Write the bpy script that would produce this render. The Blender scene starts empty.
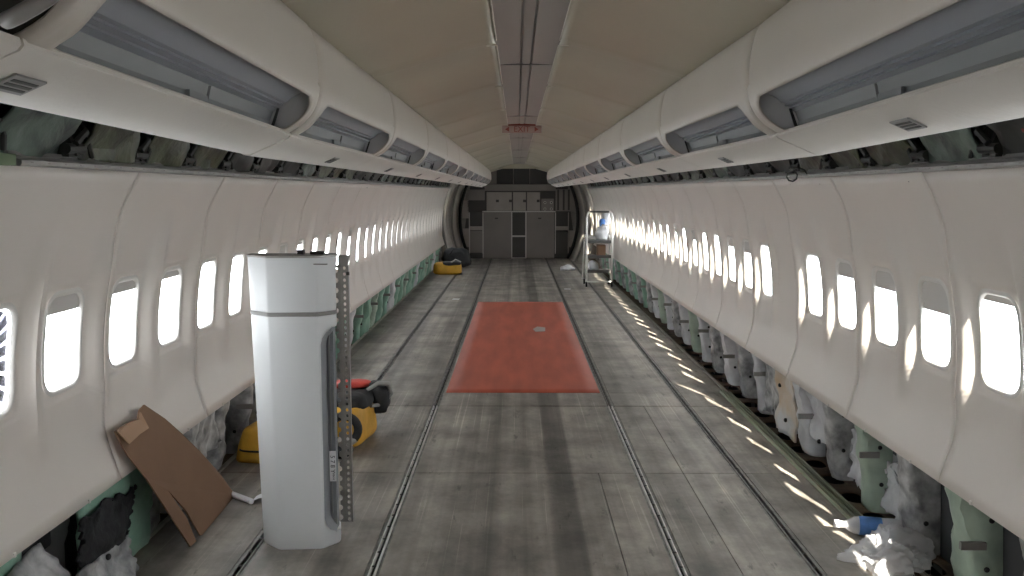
import bpy, bmesh, math, random
from mathutils import Vector, Matrix, noise
R = random.Random(7)
sc = bpy.context.scene
C = sc.collection
PI = math.pi

# ------------------------------------------------------------------ camera, sky, sun, exposure
F = 890.0; CAMH = 1.6; CAMX = -0.045
pitch = math.atan2(96, F); yaw = math.atan2(5, F / math.cos(pitch))
cd = bpy.data.cameras.new('camera'); cam = bpy.data.objects.new('camera', cd); C.objects.link(cam)
cam.location = (CAMX, 0, CAMH)
cam.rotation_euler = (PI / 2 - pitch, 0, yaw)
cd.sensor_width = 36; cd.lens = 36 * F / 1024; cd.clip_start = 0.02; cd.clip_end = 200
sc.camera = cam
w = bpy.data.worlds.new('overcast_sky'); sc.world = w; w.use_nodes = True
bg = w.node_tree.nodes['Background']
bg.inputs[0].default_value = (0.93, 0.965, 1.0, 1); bg.inputs[1].default_value = 10.0
sd = bpy.data.lights.new('sun', 'SUN'); sun = bpy.data.objects.new('sun', sd); C.objects.link(sun)
sd.energy = 30.0; sd.angle = math.radians(0.6); sd.color = (1.0, 0.93, 0.80)
sun.rotation_euler = Vector((-0.245, 1.33, -1.04)).to_track_quat('-Z', 'Y').to_euler()
sun.location = (6, -8, 8)
sc.view_settings.view_transform = 'Standard'; sc.view_settings.look = 'None'
sc.view_settings.gamma = 1; sc.view_settings.use_curve_mapping = False
sc.view_settings.exposure = 0.42
sc.cycles.max_bounces = 14; sc.cycles.diffuse_bounces = 9; sc.cycles.transparent_max_bounces = 16
sc.cycles.sample_clamp_indirect = 8.0
sc.cycles.caustics_reflective = False; sc.cycles.caustics_refractive = False

# ------------------------------------------------------------------ materials
def mat(name, col, rough=0.6, metal=0.0, vary=0.0, scale=4.0, col2=None, bump=0.0, bscale=30.0, stretch=(1, 1, 1), emis=None):
    m = bpy.data.materials.new(name); m.use_nodes = True
    nt = m.node_tree; b = nt.nodes['Principled BSDF']
    b.inputs['Roughness'].default_value = rough; b.inputs['Metallic'].default_value = metal
    b.inputs['Base Color'].default_value = (*col, 1)
    if vary or col2 or bump:
        tc = nt.nodes.new('ShaderNodeTexCoord'); mp = nt.nodes.new('ShaderNodeMapping')
        mp.inputs['Scale'].default_value = stretch
        nt.links.new(tc.outputs['Object'], mp.inputs[0])
    if vary or col2:
        n = nt.nodes.new('ShaderNodeTexNoise'); n.inputs['Scale'].default_value = scale; n.inputs['Detail'].default_value = 6
        nt.links.new(mp.outputs[0], n.inputs['Vector'])
        r = nt.nodes.new('ShaderNodeValToRGB')
        r.color_ramp.elements[0].position = 0.35; r.color_ramp.elements[1].position = 0.65
        c2 = col2 if col2 else tuple(c * (1 - vary) for c in col)
        r.color_ramp.elements[0].color = (*c2, 1); r.color_ramp.elements[1].color = (*col, 1)
        nt.links.new(n.outputs['Fac'], r.inputs[0]); nt.links.new(r.outputs[0], b.inputs['Base Color'])
    if bump:
        n2 = nt.nodes.new('ShaderNodeTexNoise'); n2.inputs['Scale'].default_value = bscale; n2.inputs['Detail'].default_value = 5
        nt.links.new(mp.outputs[0], n2.inputs['Vector'])
        bp = nt.nodes.new('ShaderNodeBump'); bp.inputs['Strength'].default_value = bump; bp.inputs['Distance'].default_value = 0.02
        nt.links.new(n2.outputs['Fac'], bp.inputs['Height']); nt.links.new(bp.outputs[0], b.inputs['Normal'])
    return m

M = {}
M['panel'] = mat('sidewall_plastic', (0.76, 0.695, 0.635), 0.42, vary=0.06, scale=1.2)
M['bezel'] = mat('window_surround_plastic', (0.72, 0.69, 0.65), 0.35)
M['shade'] = mat('window_shade_plastic', (0.60, 0.57, 0.54), 0.5)
M['bin'] = mat('bin_plastic', (0.53, 0.485, 0.43), 0.45, vary=0.05, scale=1.5)
M['binunder'] = mat('bin_underside_plastic', (0.62, 0.58, 0.53), 0.5, vary=0.06, scale=2, bump=0.08, bscale=60)
M['liner'] = mat('bin_liner_grey', (0.30, 0.31, 0.33), 0.5)
M['linerdark'] = mat('bin_liner_dark', (0.205, 0.21, 0.21), 0.55)
M['linerend_lit'] = mat('bin_liner_end_lit', (0.50, 0.50, 0.50), 0.5)  # paler than the liner, standing in for light on the end faces
M['seam'] = mat('dark_seam', (0.05, 0.045, 0.04), 0.7)
M['grille'] = mat('grille_grey', (0.22, 0.21, 0.20), 0.5)
M['ceil'] = mat('ceiling_plastic', (0.46, 0.415, 0.315), 0.36, vary=0.18, scale=0.9, bump=0.05, bscale=3, stretch=(1.6, 0.8, 1))
M['ceilstrip'] = mat('ceiling_strip_grey', (0.36, 0.325, 0.295), 0.5, vary=0.08, scale=3, stretch=(2, .4, 1))
M['ceilbead_lit'] = mat('ceiling_bead_lit', (0.62, 0.58, 0.5), 0.35)  # paler than the ceiling, so the lip looks lit by its colour
M['column'] = mat('white_gelcoat', (0.70, 0.71, 0.72), 0.38, vary=0.03, scale=3)
M['recess'] = mat('recess_grey', (0.25, 0.265, 0.285), 0.45, vary=0.15, scale=10, stretch=(1, 1, .2))
M['alu'] = mat('aluminium_rail', (0.38, 0.37, 0.345), 0.4, 0.6, vary=0.2, scale=12)
M['alubright'] = mat('track_lip_worn_metal', (0.86, 0.85, 0.82), 0.35, 0.3, vary=0.35, scale=14, stretch=(1, .4, 1))
M['trackdark'] = mat('track_slot_dark', (0.035, 0.032, 0.03), 0.7, vary=0.5, scale=30)
M['trackgrey'] = mat('track_lip_dull', (0.23, 0.22, 0.20), 0.5, 0.3, vary=0.5, scale=20)
M['red'] = mat('red_floor_sheet', (0.40, 0.082, 0.042), 0.65, vary=0.28, scale=3.5, stretch=(2, .35, 1), bump=0.05)
M['green'] = mat('primer_green', (0.17, 0.24, 0.12), 0.55, vary=0.3, scale=8)
M['mint'] = mat('mint_insulation_film', (0.30, 0.50, 0.38), 0.38, vary=0.3, scale=6, bump=0.5, bscale=9)
M['palegreen'] = mat('pale_green_film', (0.47, 0.58, 0.47), 0.4, vary=0.3, scale=7, bump=0.5, bscale=9)
M['silver'] = mat('silver_white_film', (0.62, 0.62, 0.62), 0.33, 0.1, col2=(0.20, 0.20, 0.205), scale=11, bump=1.0, bscale=8)
M['whitefilm'] = mat('white_film', (0.74, 0.74, 0.75), 0.4, 0.0, col2=(0.50, 0.50, 0.52), scale=6, bump=0.8, bscale=8)
M['orangefilm'] = mat('stained_film', (0.66, 0.66, 0.66), 0.45, 0.0, col2=(0.62, 0.42, 0.2), scale=3.2, bump=0.5, bscale=8)
M['button'] = mat('black_fastener', (0.012, 0.012, 0.013), 0.5)
M['foam'] = mat('black_foam', (0.018, 0.019, 0.022), 0.8, vary=0.4, scale=20, bump=0.6, bscale=25)
M['trough'] = mat('trough_brown', (0.17, 0.115, 0.075), 0.7, vary=0.5, scale=7, bump=0.2)
M['under'] = mat('belly_dark', (0.02, 0.018, 0.016), 0.9)
M['railgreen'] = mat('floor_rail_green', (0.40, 0.44, 0.31), 0.5, vary=0.3, scale=10, stretch=(1, .3, 1))
M['edge'] = mat('floor_edge_metal', (0.45, 0.42, 0.36), 0.5, 0.3, vary=0.3, scale=10)
M['card'] = mat('corrugated_cardboard', (0.25, 0.145, 0.088), 0.85, vary=0.08, scale=5, bump=0.04, bscale=60)
M['cardedge'] = mat('cardboard_edge', (0.34, 0.21, 0.13), 0.9)
M['yellow'] = mat('yellow_nylon', (0.78, 0.42, 0.045), 0.55, vary=0.22, scale=7, bump=0.3, bscale=12)
M['black'] = mat('black_fabric', (0.02, 0.02, 0.022), 0.7, vary=0.3, scale=12, bump=0.3, bscale=20)
M['greyfab'] = mat('grey_webbing', (0.30, 0.29, 0.27), 0.7)
M['redfab'] = mat('red_cloth', (0.55, 0.06, 0.04), 0.6, bump=0.3)
M['paper'] = mat('white_paper', (0.80, 0.80, 0.82), 0.7)
M['ink'] = mat('label_ink', (0.09, 0.09, 0.11), 0.7)
M['whitepaint'] = mat('white_painted_tube', (0.78, 0.76, 0.72), 0.35)
M['rubber'] = mat('black_rubber', (0.02, 0.02, 0.02), 0.8)
M['shelf'] = mat('cart_shelf_dark', (0.09, 0.085, 0.08), 0.5, vary=0.3)
M['blue'] = mat('blue_plastic', (0.06, 0.17, 0.45), 0.4)
M['bluelabel'] = mat('blue_label', (0.12, 0.30, 0.72), 0.4, vary=0.2, scale=40)
M['galgrey'] = mat('galley_laminate', (0.30, 0.265, 0.23), 0.5, vary=0.15, scale=3)
M['galmid'] = mat('galley_door_laminate', (0.19, 0.165, 0.145), 0.5, vary=0.12, scale=2)
M['galdark'] = mat('galley_cavity', (0.05, 0.045, 0.04), 0.7)
M['galtrim'] = mat('galley_trim_metal', (0.42, 0.39, 0.35), 0.4, 0.2)
M['door'] = mat('door_lining', (0.42, 0.38, 0.33), 0.5, vary=0.15, scale=3, stretch=(1, 3, .5))
M['doordark'] = mat('door_lining_dark', (0.19, 0.17, 0.15), 0.6, vary=0.3, scale=5)
M['signface'] = mat('exit_sign_face', (0.42, 0.30, 0.26), 0.5)
M['signred'] = mat('exit_sign_red', (0.28, 0.07, 0.05), 0.5)
M['wirered'] = mat('wire_red', (0.30, 0.03, 0.035), 0.5)
M['ductdark'] = mat('dark_bracket', (0.035, 0.035, 0.03), 0.6, vary=0.3, scale=14)
M['bluegrey'] = mat('seal_pocket', (0.10, 0.10, 0.17), 0.6)
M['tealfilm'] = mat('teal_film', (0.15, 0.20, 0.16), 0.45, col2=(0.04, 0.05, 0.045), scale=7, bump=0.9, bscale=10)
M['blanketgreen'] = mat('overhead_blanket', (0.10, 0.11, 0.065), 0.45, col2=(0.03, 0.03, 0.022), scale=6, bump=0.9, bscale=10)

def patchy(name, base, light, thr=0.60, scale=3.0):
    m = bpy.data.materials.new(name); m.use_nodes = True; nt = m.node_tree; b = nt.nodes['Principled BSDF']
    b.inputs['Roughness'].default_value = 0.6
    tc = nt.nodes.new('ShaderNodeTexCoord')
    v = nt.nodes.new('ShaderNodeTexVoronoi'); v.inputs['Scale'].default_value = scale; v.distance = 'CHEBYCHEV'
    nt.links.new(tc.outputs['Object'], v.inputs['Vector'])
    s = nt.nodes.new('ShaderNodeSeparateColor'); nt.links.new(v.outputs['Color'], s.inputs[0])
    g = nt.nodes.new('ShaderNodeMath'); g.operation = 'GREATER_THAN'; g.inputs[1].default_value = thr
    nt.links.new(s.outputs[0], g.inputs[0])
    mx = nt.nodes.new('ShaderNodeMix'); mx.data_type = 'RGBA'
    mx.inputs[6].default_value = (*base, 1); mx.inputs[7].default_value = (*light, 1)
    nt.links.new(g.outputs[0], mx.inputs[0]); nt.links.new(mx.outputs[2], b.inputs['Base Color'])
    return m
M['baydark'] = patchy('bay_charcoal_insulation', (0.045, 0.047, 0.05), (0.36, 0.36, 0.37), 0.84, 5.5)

def glassy(name, tint, gl=0.06):
    m = bpy.data.materials.new(name); m.use_nodes = True; nt = m.node_tree; nt.nodes.clear()
    o = nt.nodes.new('ShaderNodeOutputMaterial'); t = nt.nodes.new('ShaderNodeBsdfTransparent')
    t.inputs[0].default_value = (*tint, 1)
    g = nt.nodes.new('ShaderNodeBsdfGlossy'); g.inputs['Roughness'].default_value = 0.03
    mx = nt.nodes.new('ShaderNodeMixShader'); mx.inputs[0].default_value = gl
    nt.links.new(t.outputs[0], mx.inputs[1]); nt.links.new(g.outputs[0], mx.inputs[2]); nt.links.new(mx.outputs[0], o.inputs[0])
    return m
M['glass'] = glassy('window_acrylic', (0.97, 0.98, 0.98))

def film(name):
    m = bpy.data.materials.new(name); m.use_nodes = True; nt = m.node_tree; nt.nodes.clear()
    o = nt.nodes.new('ShaderNodeOutputMaterial'); t = nt.nodes.new('ShaderNodeBsdfTransparent')
    p = nt.nodes.new('ShaderNodeBsdfPrincipled'); p.inputs['Base Color'].default_value = (0.82, 0.82, 0.85, 1); p.inputs['Roughness'].default_value = 0.3
    tr = nt.nodes.new('ShaderNodeBsdfTranslucent'); tr.inputs[0].default_value = (0.8, 0.8, 0.82, 1)
    a = nt.nodes.new('ShaderNodeMixShader'); a.inputs[0].default_value = 0.35
    mx = nt.nodes.new('ShaderNodeMixShader'); mx.inputs[0].default_value = 0.25
    nt.links.new(p.outputs[0], a.inputs[1]); nt.links.new(tr.outputs[0], a.inputs[2])
    nt.links.new(a.outputs[0], mx.inputs[1]); nt.links.new(t.outputs[0], mx.inputs[2]); nt.links.new(mx.outputs[0], o.inputs[0])
    return m
M['bag'] = film('thin_white_polythene')
M['bottle'] = film('bottle_plastic')

def floor_material():
    m = bpy.data.materials.new('worn_grey_floor_panels'); m.use_nodes = True; nt = m.node_tree; b = nt.nodes['Principled BSDF']
    L = nt.links.new
    geo = nt.nodes.new('ShaderNodeNewGeometry')
    def mapping(s):
        q = nt.nodes.new('ShaderNodeMapping'); q.inputs['Scale'].default_value = s; L(geo.outputs['Position'], q.inputs[0]); return q
    def noi(s, sc_, det=6, rough=0.6):
        n = nt.nodes.new('ShaderNodeTexNoise'); n.inputs['Scale'].default_value = sc_; n.inputs['Detail'].default_value = det; n.inputs['Roughness'].default_value = rough
        L(mapping(s).outputs[0], n.inputs['Vector']); return n
    def ramp(src, p0, c0, p1, c1):
        r = nt.nodes.new('ShaderNodeValToRGB'); e = r.color_ramp.elements
        e[0].position = p0; e[0].color = (c0, c0, c0, 1); e[1].position = p1; e[1].color = (c1, c1, c1, 1); L(src, r.inputs[0]); return r.outputs[0]
    def mul(a, b_):
        q = nt.nodes.new('ShaderNodeMix'); q.data_type = 'RGBA'; q.blend_type = 'MULTIPLY'; q.inputs[0].default_value = 1
        L(a, q.inputs[6]); L(b_, q.inputs[7]); return q.outputs[2]
    blot = ramp(noi((1, 1, 1), 2.2, 8, 0.65).outputs['Fac'], 0.36, 0.55, 0.62, 1.14)
    streak = ramp(noi((7, 0.16, 1), 1.1, 3, 0.55).outputs['Fac'], 0.34, 0.70, 0.60, 1.1)
    cross = ramp(noi((2.6, 1.0, 1), 1.6, 7, 0.62).outputs['Fac'], 0.40, 0.82, 0.52, 1.03)
    fine = ramp(noi((1.4, .7, 1), 26, 5, 0.75).outputs['Fac'], 0.3, 0.88, 0.62, 1.03)
    # wear grime in lanes that follow the seat tracks and the aisle
    sx = nt.nodes.new('ShaderNodeSeparateXYZ'); L(geo.outputs['Position'], sx.inputs[0])
    mr = nt.nodes.new('ShaderNodeMapRange'); mr.inputs[1].default_value = -2; mr.inputs[2].default_value = 2
    L(sx.outputs['X'], mr.inputs[0])
    lane = nt.nodes.new('ShaderNodeValToRGB'); lane.color_ramp.interpolation = 'LINEAR'
    pts = [(-2, .85), (-1.3, .95), (-1.17, .75), (-1.05, 1.0), (-.95, .95), (-.80, .62), (-.70, .92), (-.6, .8), (-.5, 1.0), (-.27, .98), (-.17, .48), (-.125, 1.02), (-.03, 1.05),
           (.0, .66), (.05, .95), (.11, .85), (.14, .42), (.265, .45), (.29, 1.15), (.42, .9), (.55, 1.02), (.69, .95), (.79, .66), (.88, 1.02), (1.15, 1.1), (1.3, .9), (1.5, 1.12), (2, 1)]
    el = lane.color_ramp.elements
    while len(el) < len(pts): el.new(0.5)
    for e, (p, v) in zip(el, pts): e.position = (p + 2) / 4; e.color = (v, v, v, 1)
    L(mr.outputs[0], lane.inputs[0])
    # lanes fade in patches
    lf = nt.nodes.new('ShaderNodeMix'); lf.data_type = 'RGBA'; lf.inputs[6].default_value = (0.92, 0.92, 0.92, 1); L(lane.outputs[0], lf.inputs[7])
    L(ramp(noi((0.6, 0.5, 1), 1.0, 3).outputs['Fac'], 0.30, 0.75, 0.5, 1.0), lf.inputs[0])
    scr = ramp(noi((30, 0.35, 1), 1.0, 2, 0.5).outputs['Fac'], 0.40, 0.96, 0.68, 1.10)
    sc1 = ramp(noi((70, 0.55, 1), 1.0, 1, 0.4).outputs['Fac'], 0.66, 1.0, 0.72, 1.45)
    sc2 = ramp(noi((6, 1.4, 1), 2.2, 7, 0.7).outputs['Fac'], 0.33, 0.5, 0.40, 1.0)
    scr = mul(mul(scr, sc1), sc2)
    oi = nt.nodes.new('ShaderNodeObjectInfo')
    rnd = ramp(oi.outputs['Random'], 0, 0.86, 1, 1.1)
    v = mul(mul(mul(mul(mul(mul(blot, streak), cross), fine), lf.outputs[2]), rnd), scr)
    base = nt.nodes.new('ShaderNodeRGB'); base.outputs[0].default_value = (0.305, 0.272, 0.234, 1)
    col = mul(base.outputs[0], v)
    L(col, b.inputs['Base Color'])
    rr = nt.nodes.new('ShaderNodeMapRange'); L(noi((2, .6, 1), 2).outputs['Fac'], rr.inputs[0]); rr.inputs[3].default_value = 0.35; rr.inputs[4].default_value = 0.62
    L(rr.outputs[0], b.inputs['Roughness'])
    bp = nt.nodes.new('ShaderNodeBump'); bp.inputs['Strength'].default_value = 0.12; bp.inputs['Distance'].default_value = 0.01
    L(noi((1, 1, 1), 30).outputs['Fac'], bp.inputs['Height']); L(bp.outputs[0], b.inputs['Normal'])
    return m
M['floor'] = floor_material()

# ------------------------------------------------------------------ mesh helpers
class MB:
    def __init__(s): s.v = []; s.f = []; s.m = []; s.cur = 0
    def add(s, vs, fs):
        o = len(s.v); s.v += [tuple(v) for v in vs]; s.f += [tuple(i + o for i in f) for f in fs]; s.m += [s.cur] * len(fs); return s
    def box(s, x0, y0, z0, x1, y1, z1):
        return s.add([(x0, y0, z0), (x1, y0, z0), (x1, y1, z0), (x0, y1, z0), (x0, y0, z1), (x1, y0, z1), (x1, y1, z1), (x0, y1, z1)],
                     [(0, 3, 2, 1), (4, 5, 6, 7), (0, 1, 5, 4), (1, 2, 6, 5), (2, 3, 7, 6), (3, 0, 4, 7)])
    def grid(s, P, nu, nv, closed_u=False):
        vs = [P(i / nu, j / nv) for j in range(nv + 1) for i in range(nu + (0 if closed_u else 1))]
        w_ = nu if closed_u else nu + 1; fs = []
        for j in range(nv):
            for i in range(nu):
                a = j * w_ + i; b = j * w_ + (i + 1) % w_
                fs.append((a, b, b + w_, a + w_))
        return s.add(vs, fs)
    def tube(s, pts, r, n=8, cap=True, closed=False):
        pts = [Vector(p) for p in pts]; vs = []; N = len(pts); up = None
        for i, p in enumerate(pts):
            if closed: t = (pts[(i + 1) % N] - pts[i - 1]).normalized()
            else: t = (pts[min(i + 1, N - 1)] - pts[max(i - 1, 0)]).normalized()
            if up is None:
                up = Vector((0, 0, 1)) if abs(t.z) < 0.9 else Vector((0, 1, 0))
            a = up - t * up.dot(t); a.normalize(); b = t.cross(a); up = a
            rr = r[i] if isinstance(r, (list, tuple)) else r
            vs += [p + (a * math.cos(2 * PI * k / n) + b * math.sin(2 * PI * k / n)) * rr for k in range(n)]
        fs = []
        for i in range(N if closed else N - 1):
            for k in range(n):
                j = (i + 1) % N
                fs.append((i * n + k, i * n + (k + 1) % n, j * n + (k + 1) % n, j * n + k))
        if cap and not closed: fs += [tuple(range(n))[::-1], tuple((N - 1) * n + k for k in range(n))]
        return s.add(vs, fs)
    def prism(s, poly, fn):           # poly: list of 2-D points, fn(p, t) -> 3-D with t = 0, 1
        n = len(poly); vs = [fn(p, 0) for p in poly] + [fn(p, 1) for p in poly]
        return s.add(vs, [tuple(range(n))[::-1], tuple(range(n, 2 * n))] + [(i, (i + 1) % n, n + (i + 1) % n, n + i) for i in range(n)])
    def build(s, name, material, parent=None, loc=None, smooth=30, normals=True, bevel=0):
        me = bpy.data.meshes.new(name); me.from_pydata(s.v, [], s.f)
        mats = material if isinstance(material, (list, tuple)) else [material]
        for q in mats: me.materials.append(M[q])
        if len(mats) > 1: me.polygons.foreach_set('material_index', s.m)
        if normals:
            bm = bmesh.new(); bm.from_mesh(me); bmesh.ops.remove_doubles(bm, verts=bm.verts, dist=1e-5)
            bmesh.ops.recalc_face_normals(bm, faces=bm.faces)
            if bevel:
                bmesh.ops.bevel(bm, geom=[e for e in bm.edges if e.is_manifold and e.calc_face_angle(0) > 0.6], offset=bevel, segments=2, affect='EDGES', profile=0.6)
            bm.to_mesh(me); bm.free()
        if smooth:
            me.polygons.foreach_set('use_smooth', [True] * len(me.polygons)); me.set_sharp_from_angle(angle=math.radians(smooth))
        o = bpy.data.objects.new(name, me); C.objects.link(o)
        if parent: o.parent = parent
        if loc: o.location = loc
        return o

def tag(o, label=None, cat=None, group=None, kind=None):
    if label: o['label'] = label
    if cat: o['category'] = cat
    if group: o['group'] = group
    if kind: o['kind'] = kind
    return o
def thing(name, label, cat, loc=(0, 0, 0), rotz=0, group=None):
    o = bpy.data.objects.new(name, None); o.empty_display_size = 0.05; C.objects.link(o)
    o.location = loc; o.rotation_euler = (0, 0, rotz)
    return tag(o, label, cat, group)
def struct(o): o['kind'] = 'structure'; return o
def kids(o): return [c for c in bpy.data.objects if c.parent == o]
KIDS = {}
def dup(root, loc=None, rotz=None, label=None, group=None):
    if root.name not in KIDS: KIDS[root.name] = [(c, kids(c)) for c in kids(root)]
    r = root.copy(); C.objects.link(r)
    if loc is not None: r.location = loc
    if rotz is not None: r.rotation_euler = (0, 0, rotz)
    if label: r['label'] = label
    if group: r['group'] = group
    for c, gs in KIDS[root.name]:
        d = c.copy(); C.objects.link(d); d.parent = r
        for g in gs:
            e = g.copy(); C.objects.link(e); e.parent = d
    return r

def rrect(u0, u1, v0, v1, rad, nseg, corner_n=10):
    """points of a rounded rectangle, four runs (bottom, right, top, left), each from corner middle to corner middle"""
    if not isinstance(rad, (list, tuple)): rad = [rad] * 4      # bl, br, tr, tl
    cs = [(u0 + rad[0], v0 + rad[0], PI), (u1 - rad[1], v0 + rad[1], 1.5 * PI), (u1 - rad[2], v1 - rad[2], 0), (u0 + rad[3], v1 - rad[3], .5 * PI)]
    dense = []
    for k, (cx, cy, a0) in enumerate(cs):
        dense.append([(cx + rad[k] * math.cos(a0 + .5 * PI * i / (2 * corner_n)), cy + rad[k] * math.sin(a0 + .5 * PI * i / (2 * corner_n))) for i in range(2 * corner_n + 1)])
    out = []
    for k in range(4):
        run = dense[k][corner_n:] + dense[(k + 1) % 4][:corner_n + 1]
        n = nseg[k % 2]
        d = [0]
        for a, b in zip(run, run[1:]): d.append(d[-1] + math.dist(a, b))
        for i in range(n):
            t = d[-1] * i / n; j = max(q for q in range(len(d)) if d[q] <= t + 1e-12); j = min(j, len(run) - 2)
            f = (t - d[j]) / max(1e-9, d[j + 1] - d[j])
            out.append((run[j][0] + (run[j + 1][0] - run[j][0]) * f, run[j][1] + (run[j + 1][1] - run[j][1]) * f))
    return out
def border(u0, u1, v0, v1, nseg):
    o = []
    nu, nv = nseg
    o += [(u0 + (u1 - u0) * i / nu, v0) for i in range(nu)]
    o += [(u1, v0 + (v1 - v0) * i / nv) for i in range(nv)]
    o += [(u1 - (u1 - u0) * i / nu, v1) for i in range(nu)]
    o += [(u0, v1 - (v1 - v0) * i / nv) for i in range(nv)]
    return o
def patch(mb, P, rect, hole, rad, nseg=(14, 14), rings=6):
    A = rrect(*hole, rad, nseg); B = border(*rect, nseg); n = len(A)
    vs = []
    for r in range(rings + 1):
        t = r / rings
        vs += [P(a[0] + (b[0] - a[0]) * t, a[1] + (b[1] - a[1]) * t) for a, b in zip(A, B)]
    fs = [(r * n + i, r * n + (i + 1) % n, (r + 1) * n + (i + 1) % n, (r + 1) * n + i) for r in range(rings) for i in range(n)]
    return mb.add(vs, fs)
def sstep(a, b, x):
    t = min(1, max(0, (x - a) / (b - a))); return t * t * (3 - 2 * t)
def face_inboard(o, centre, depth):
    """flip a single sheet so its normals look at the cabin and give it thickness away from it"""
    me = o.data; s = 0
    for p in me.polygons: s += p.normal.dot(Vector(centre) - p.center) * p.area
    if s < 0: me.flip_normals()
    md = o.modifiers.new('thickness', 'SOLIDIFY'); md.thickness = depth; md.offset = -1
    return o
def text(name, s, size, material, loc, rot, parent, align='CENTER', depth=0.0008):
    cu = bpy.data.curves.new(name, 'FONT'); cu.body = s; cu.size = size; cu.align_x = align; cu.align_y = 'CENTER'; cu.extrude = depth
    t = bpy.data.objects.new(name, cu); C.objects.link(t)
    dg = bpy.context.evaluated_depsgraph_get(); me = bpy.data.meshes.new_from_object(t.evaluated_get(dg))
    C.objects.unlink(t); bpy.data.objects.remove(t)
    me.materials.clear(); me.materials.append(M[material])
    o = bpy.data.objects.new(name, me); C.objects.link(o); o.location = loc; o.rotation_euler = rot; o.parent = parent
    return o
ORD = ['first', 'second', 'third', 'fourth', 'fifth', 'sixth', 'seventh', 'eighth', 'ninth', 'tenth', 'eleventh', 'twelfth', 'thirteenth', 'fourteenth', 'fifteenth', 'sixteenth', 'seventeenth', 'eighteenth', 'nineteenth', 'twentieth']
TENS = {20: 'twenty', 30: 'thirty'}
def ordinal(n):
    if n <= 20: return ORD[n - 1]
    t = n // 10 * 10
    return (TENS[t][:-1] + 'ieth') if n == t else TENS[t] + '-' + ORD[n - t - 1]

# ------------------------------------------------------------------ fuselage numbers
PITCH = 0.508; SEAM0 = 3.489; WIN0 = 3.235; ZC = 0.88; RP = 1.73
YFRONT = -1.8; YEND = 21.95
def arc_x(z, r=RP): return math.sqrt(max(0.0, r * r - (z - ZC) ** 2))
def prof(z):
    return arc_x(z) - 0.022 * sstep(0.75, 0.44, z) - 0.012 * sstep(1.45, 1.675, z)
WZ0, WZ1 = 0.868, 1.232                                          # window hole
def panel_x(y, z, blank=(), rib=None):
    """cabin face of a sidewall panel; y inside one panel (0 .. 1.016), two windows at .254 and .762"""
    x = prof(z)
    k = int(y // PITCH); d = abs(y - (k + .5) * PITCH)
    if rib == k and y > (k + .5) * PITCH: d = max(0, d - .05)
    env = sstep(0.60, 0.84, z) * (1 - sstep(1.27, 1.55, z))
    b = 0.031 * sstep(0.150, 0.225, d) * env
    if k in blank: b = b if d > .2 and False else 0.030 * env * sstep(0.2, 0.25, d) * 0.3
    # shallow step round the window
    if k not in blank:
        dy = max(0, d - 0.145); dz = max(0, abs(z - 1.05) - 0.20)
        b -= 0.008 * (1 - sstep(0.0, 0.015, math.hypot(dy, dz)))
    return x - b

# ------------------------------------------------------------------ floor
def floor_slab(x0, x1, y0, y1, z=0.0, t=0.012, name='floor', m='floor'):
    return struct(MB().box(x0, y0, z - t, x1, y1, z).build(name, m, smooth=0, bevel=0.0015))
ycuts = [YFRONT, 1.9, 3.45, 4.954, 6.56, 7.0, 9.4, 12.9, 15.1, 17.4, 19.7, YEND]
G = 0.0025
lanes = [(-1.745, -1.262), (-1.20, -.688), (-.626, .626), (.688, 1.20), (1.262, 1.625)]
for li, (a, b) in enumerate(lanes):
    for i in range(len(ycuts) - 1):
        y0, y1 = ycuts[i] + (G if ycuts[i] != 6.56 else .007), ycuts[i + 1] - (G if ycuts[i + 1] != 6.56 else .007)
        if li == 3 and i in (2, 3): floor_slab(a, .905, y0, y1); floor_slab(.909, b, y0, y1)
        elif li == 2 and i == 2: floor_slab(a, .42, y0, y1); floor_slab(.424, b, y0, y1)
        else: floor_slab(a, b, y0, y1)
struct(MB().box(-1.9, YFRONT, -0.30, 1.9, YEND, -0.29).build('floor', 'under', smooth=0))
struct(MB().box(-1.775, YFRONT, -0.02, -1.748, YEND, 0.006).build('trim_1', 'edge', smooth=0, bevel=.002))
struct(MB().box(-1.88, YFRONT, -0.05, -1.777, YEND, -0.04).build('floor', 'trough', smooth=0))
struct(MB().box(1.628, 7.0, -0.02, 1.655, YEND, 0.006).build('trim_2', 'edge', smooth=0, bevel=.002))
# the trough beside the right wall, with its lightening holes
tr = MB()
y = YFRONT
def PT(u, v): return (u, v, -0.035)
while y < 9.6:
    patch(tr, PT, (1.657, 1.87, y, y + .30), (1.715, 1.815, y + .07, y + .23), .049, (5, 7), 3); y += .30
tr.grid(lambda u, v: (1.657 + .213 * u, y + (YEND - y) * v, -0.035), 1, 4)
o = tr.build('floor', 'trough'); struct(o); face_inboard(o, (1.5, 5, 3), .004)
struct(MB().box(1.60, 1.0, -0.034, 1.66, 7.0, -.020).build('trim_3', 'trough', smooth=0))

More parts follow.
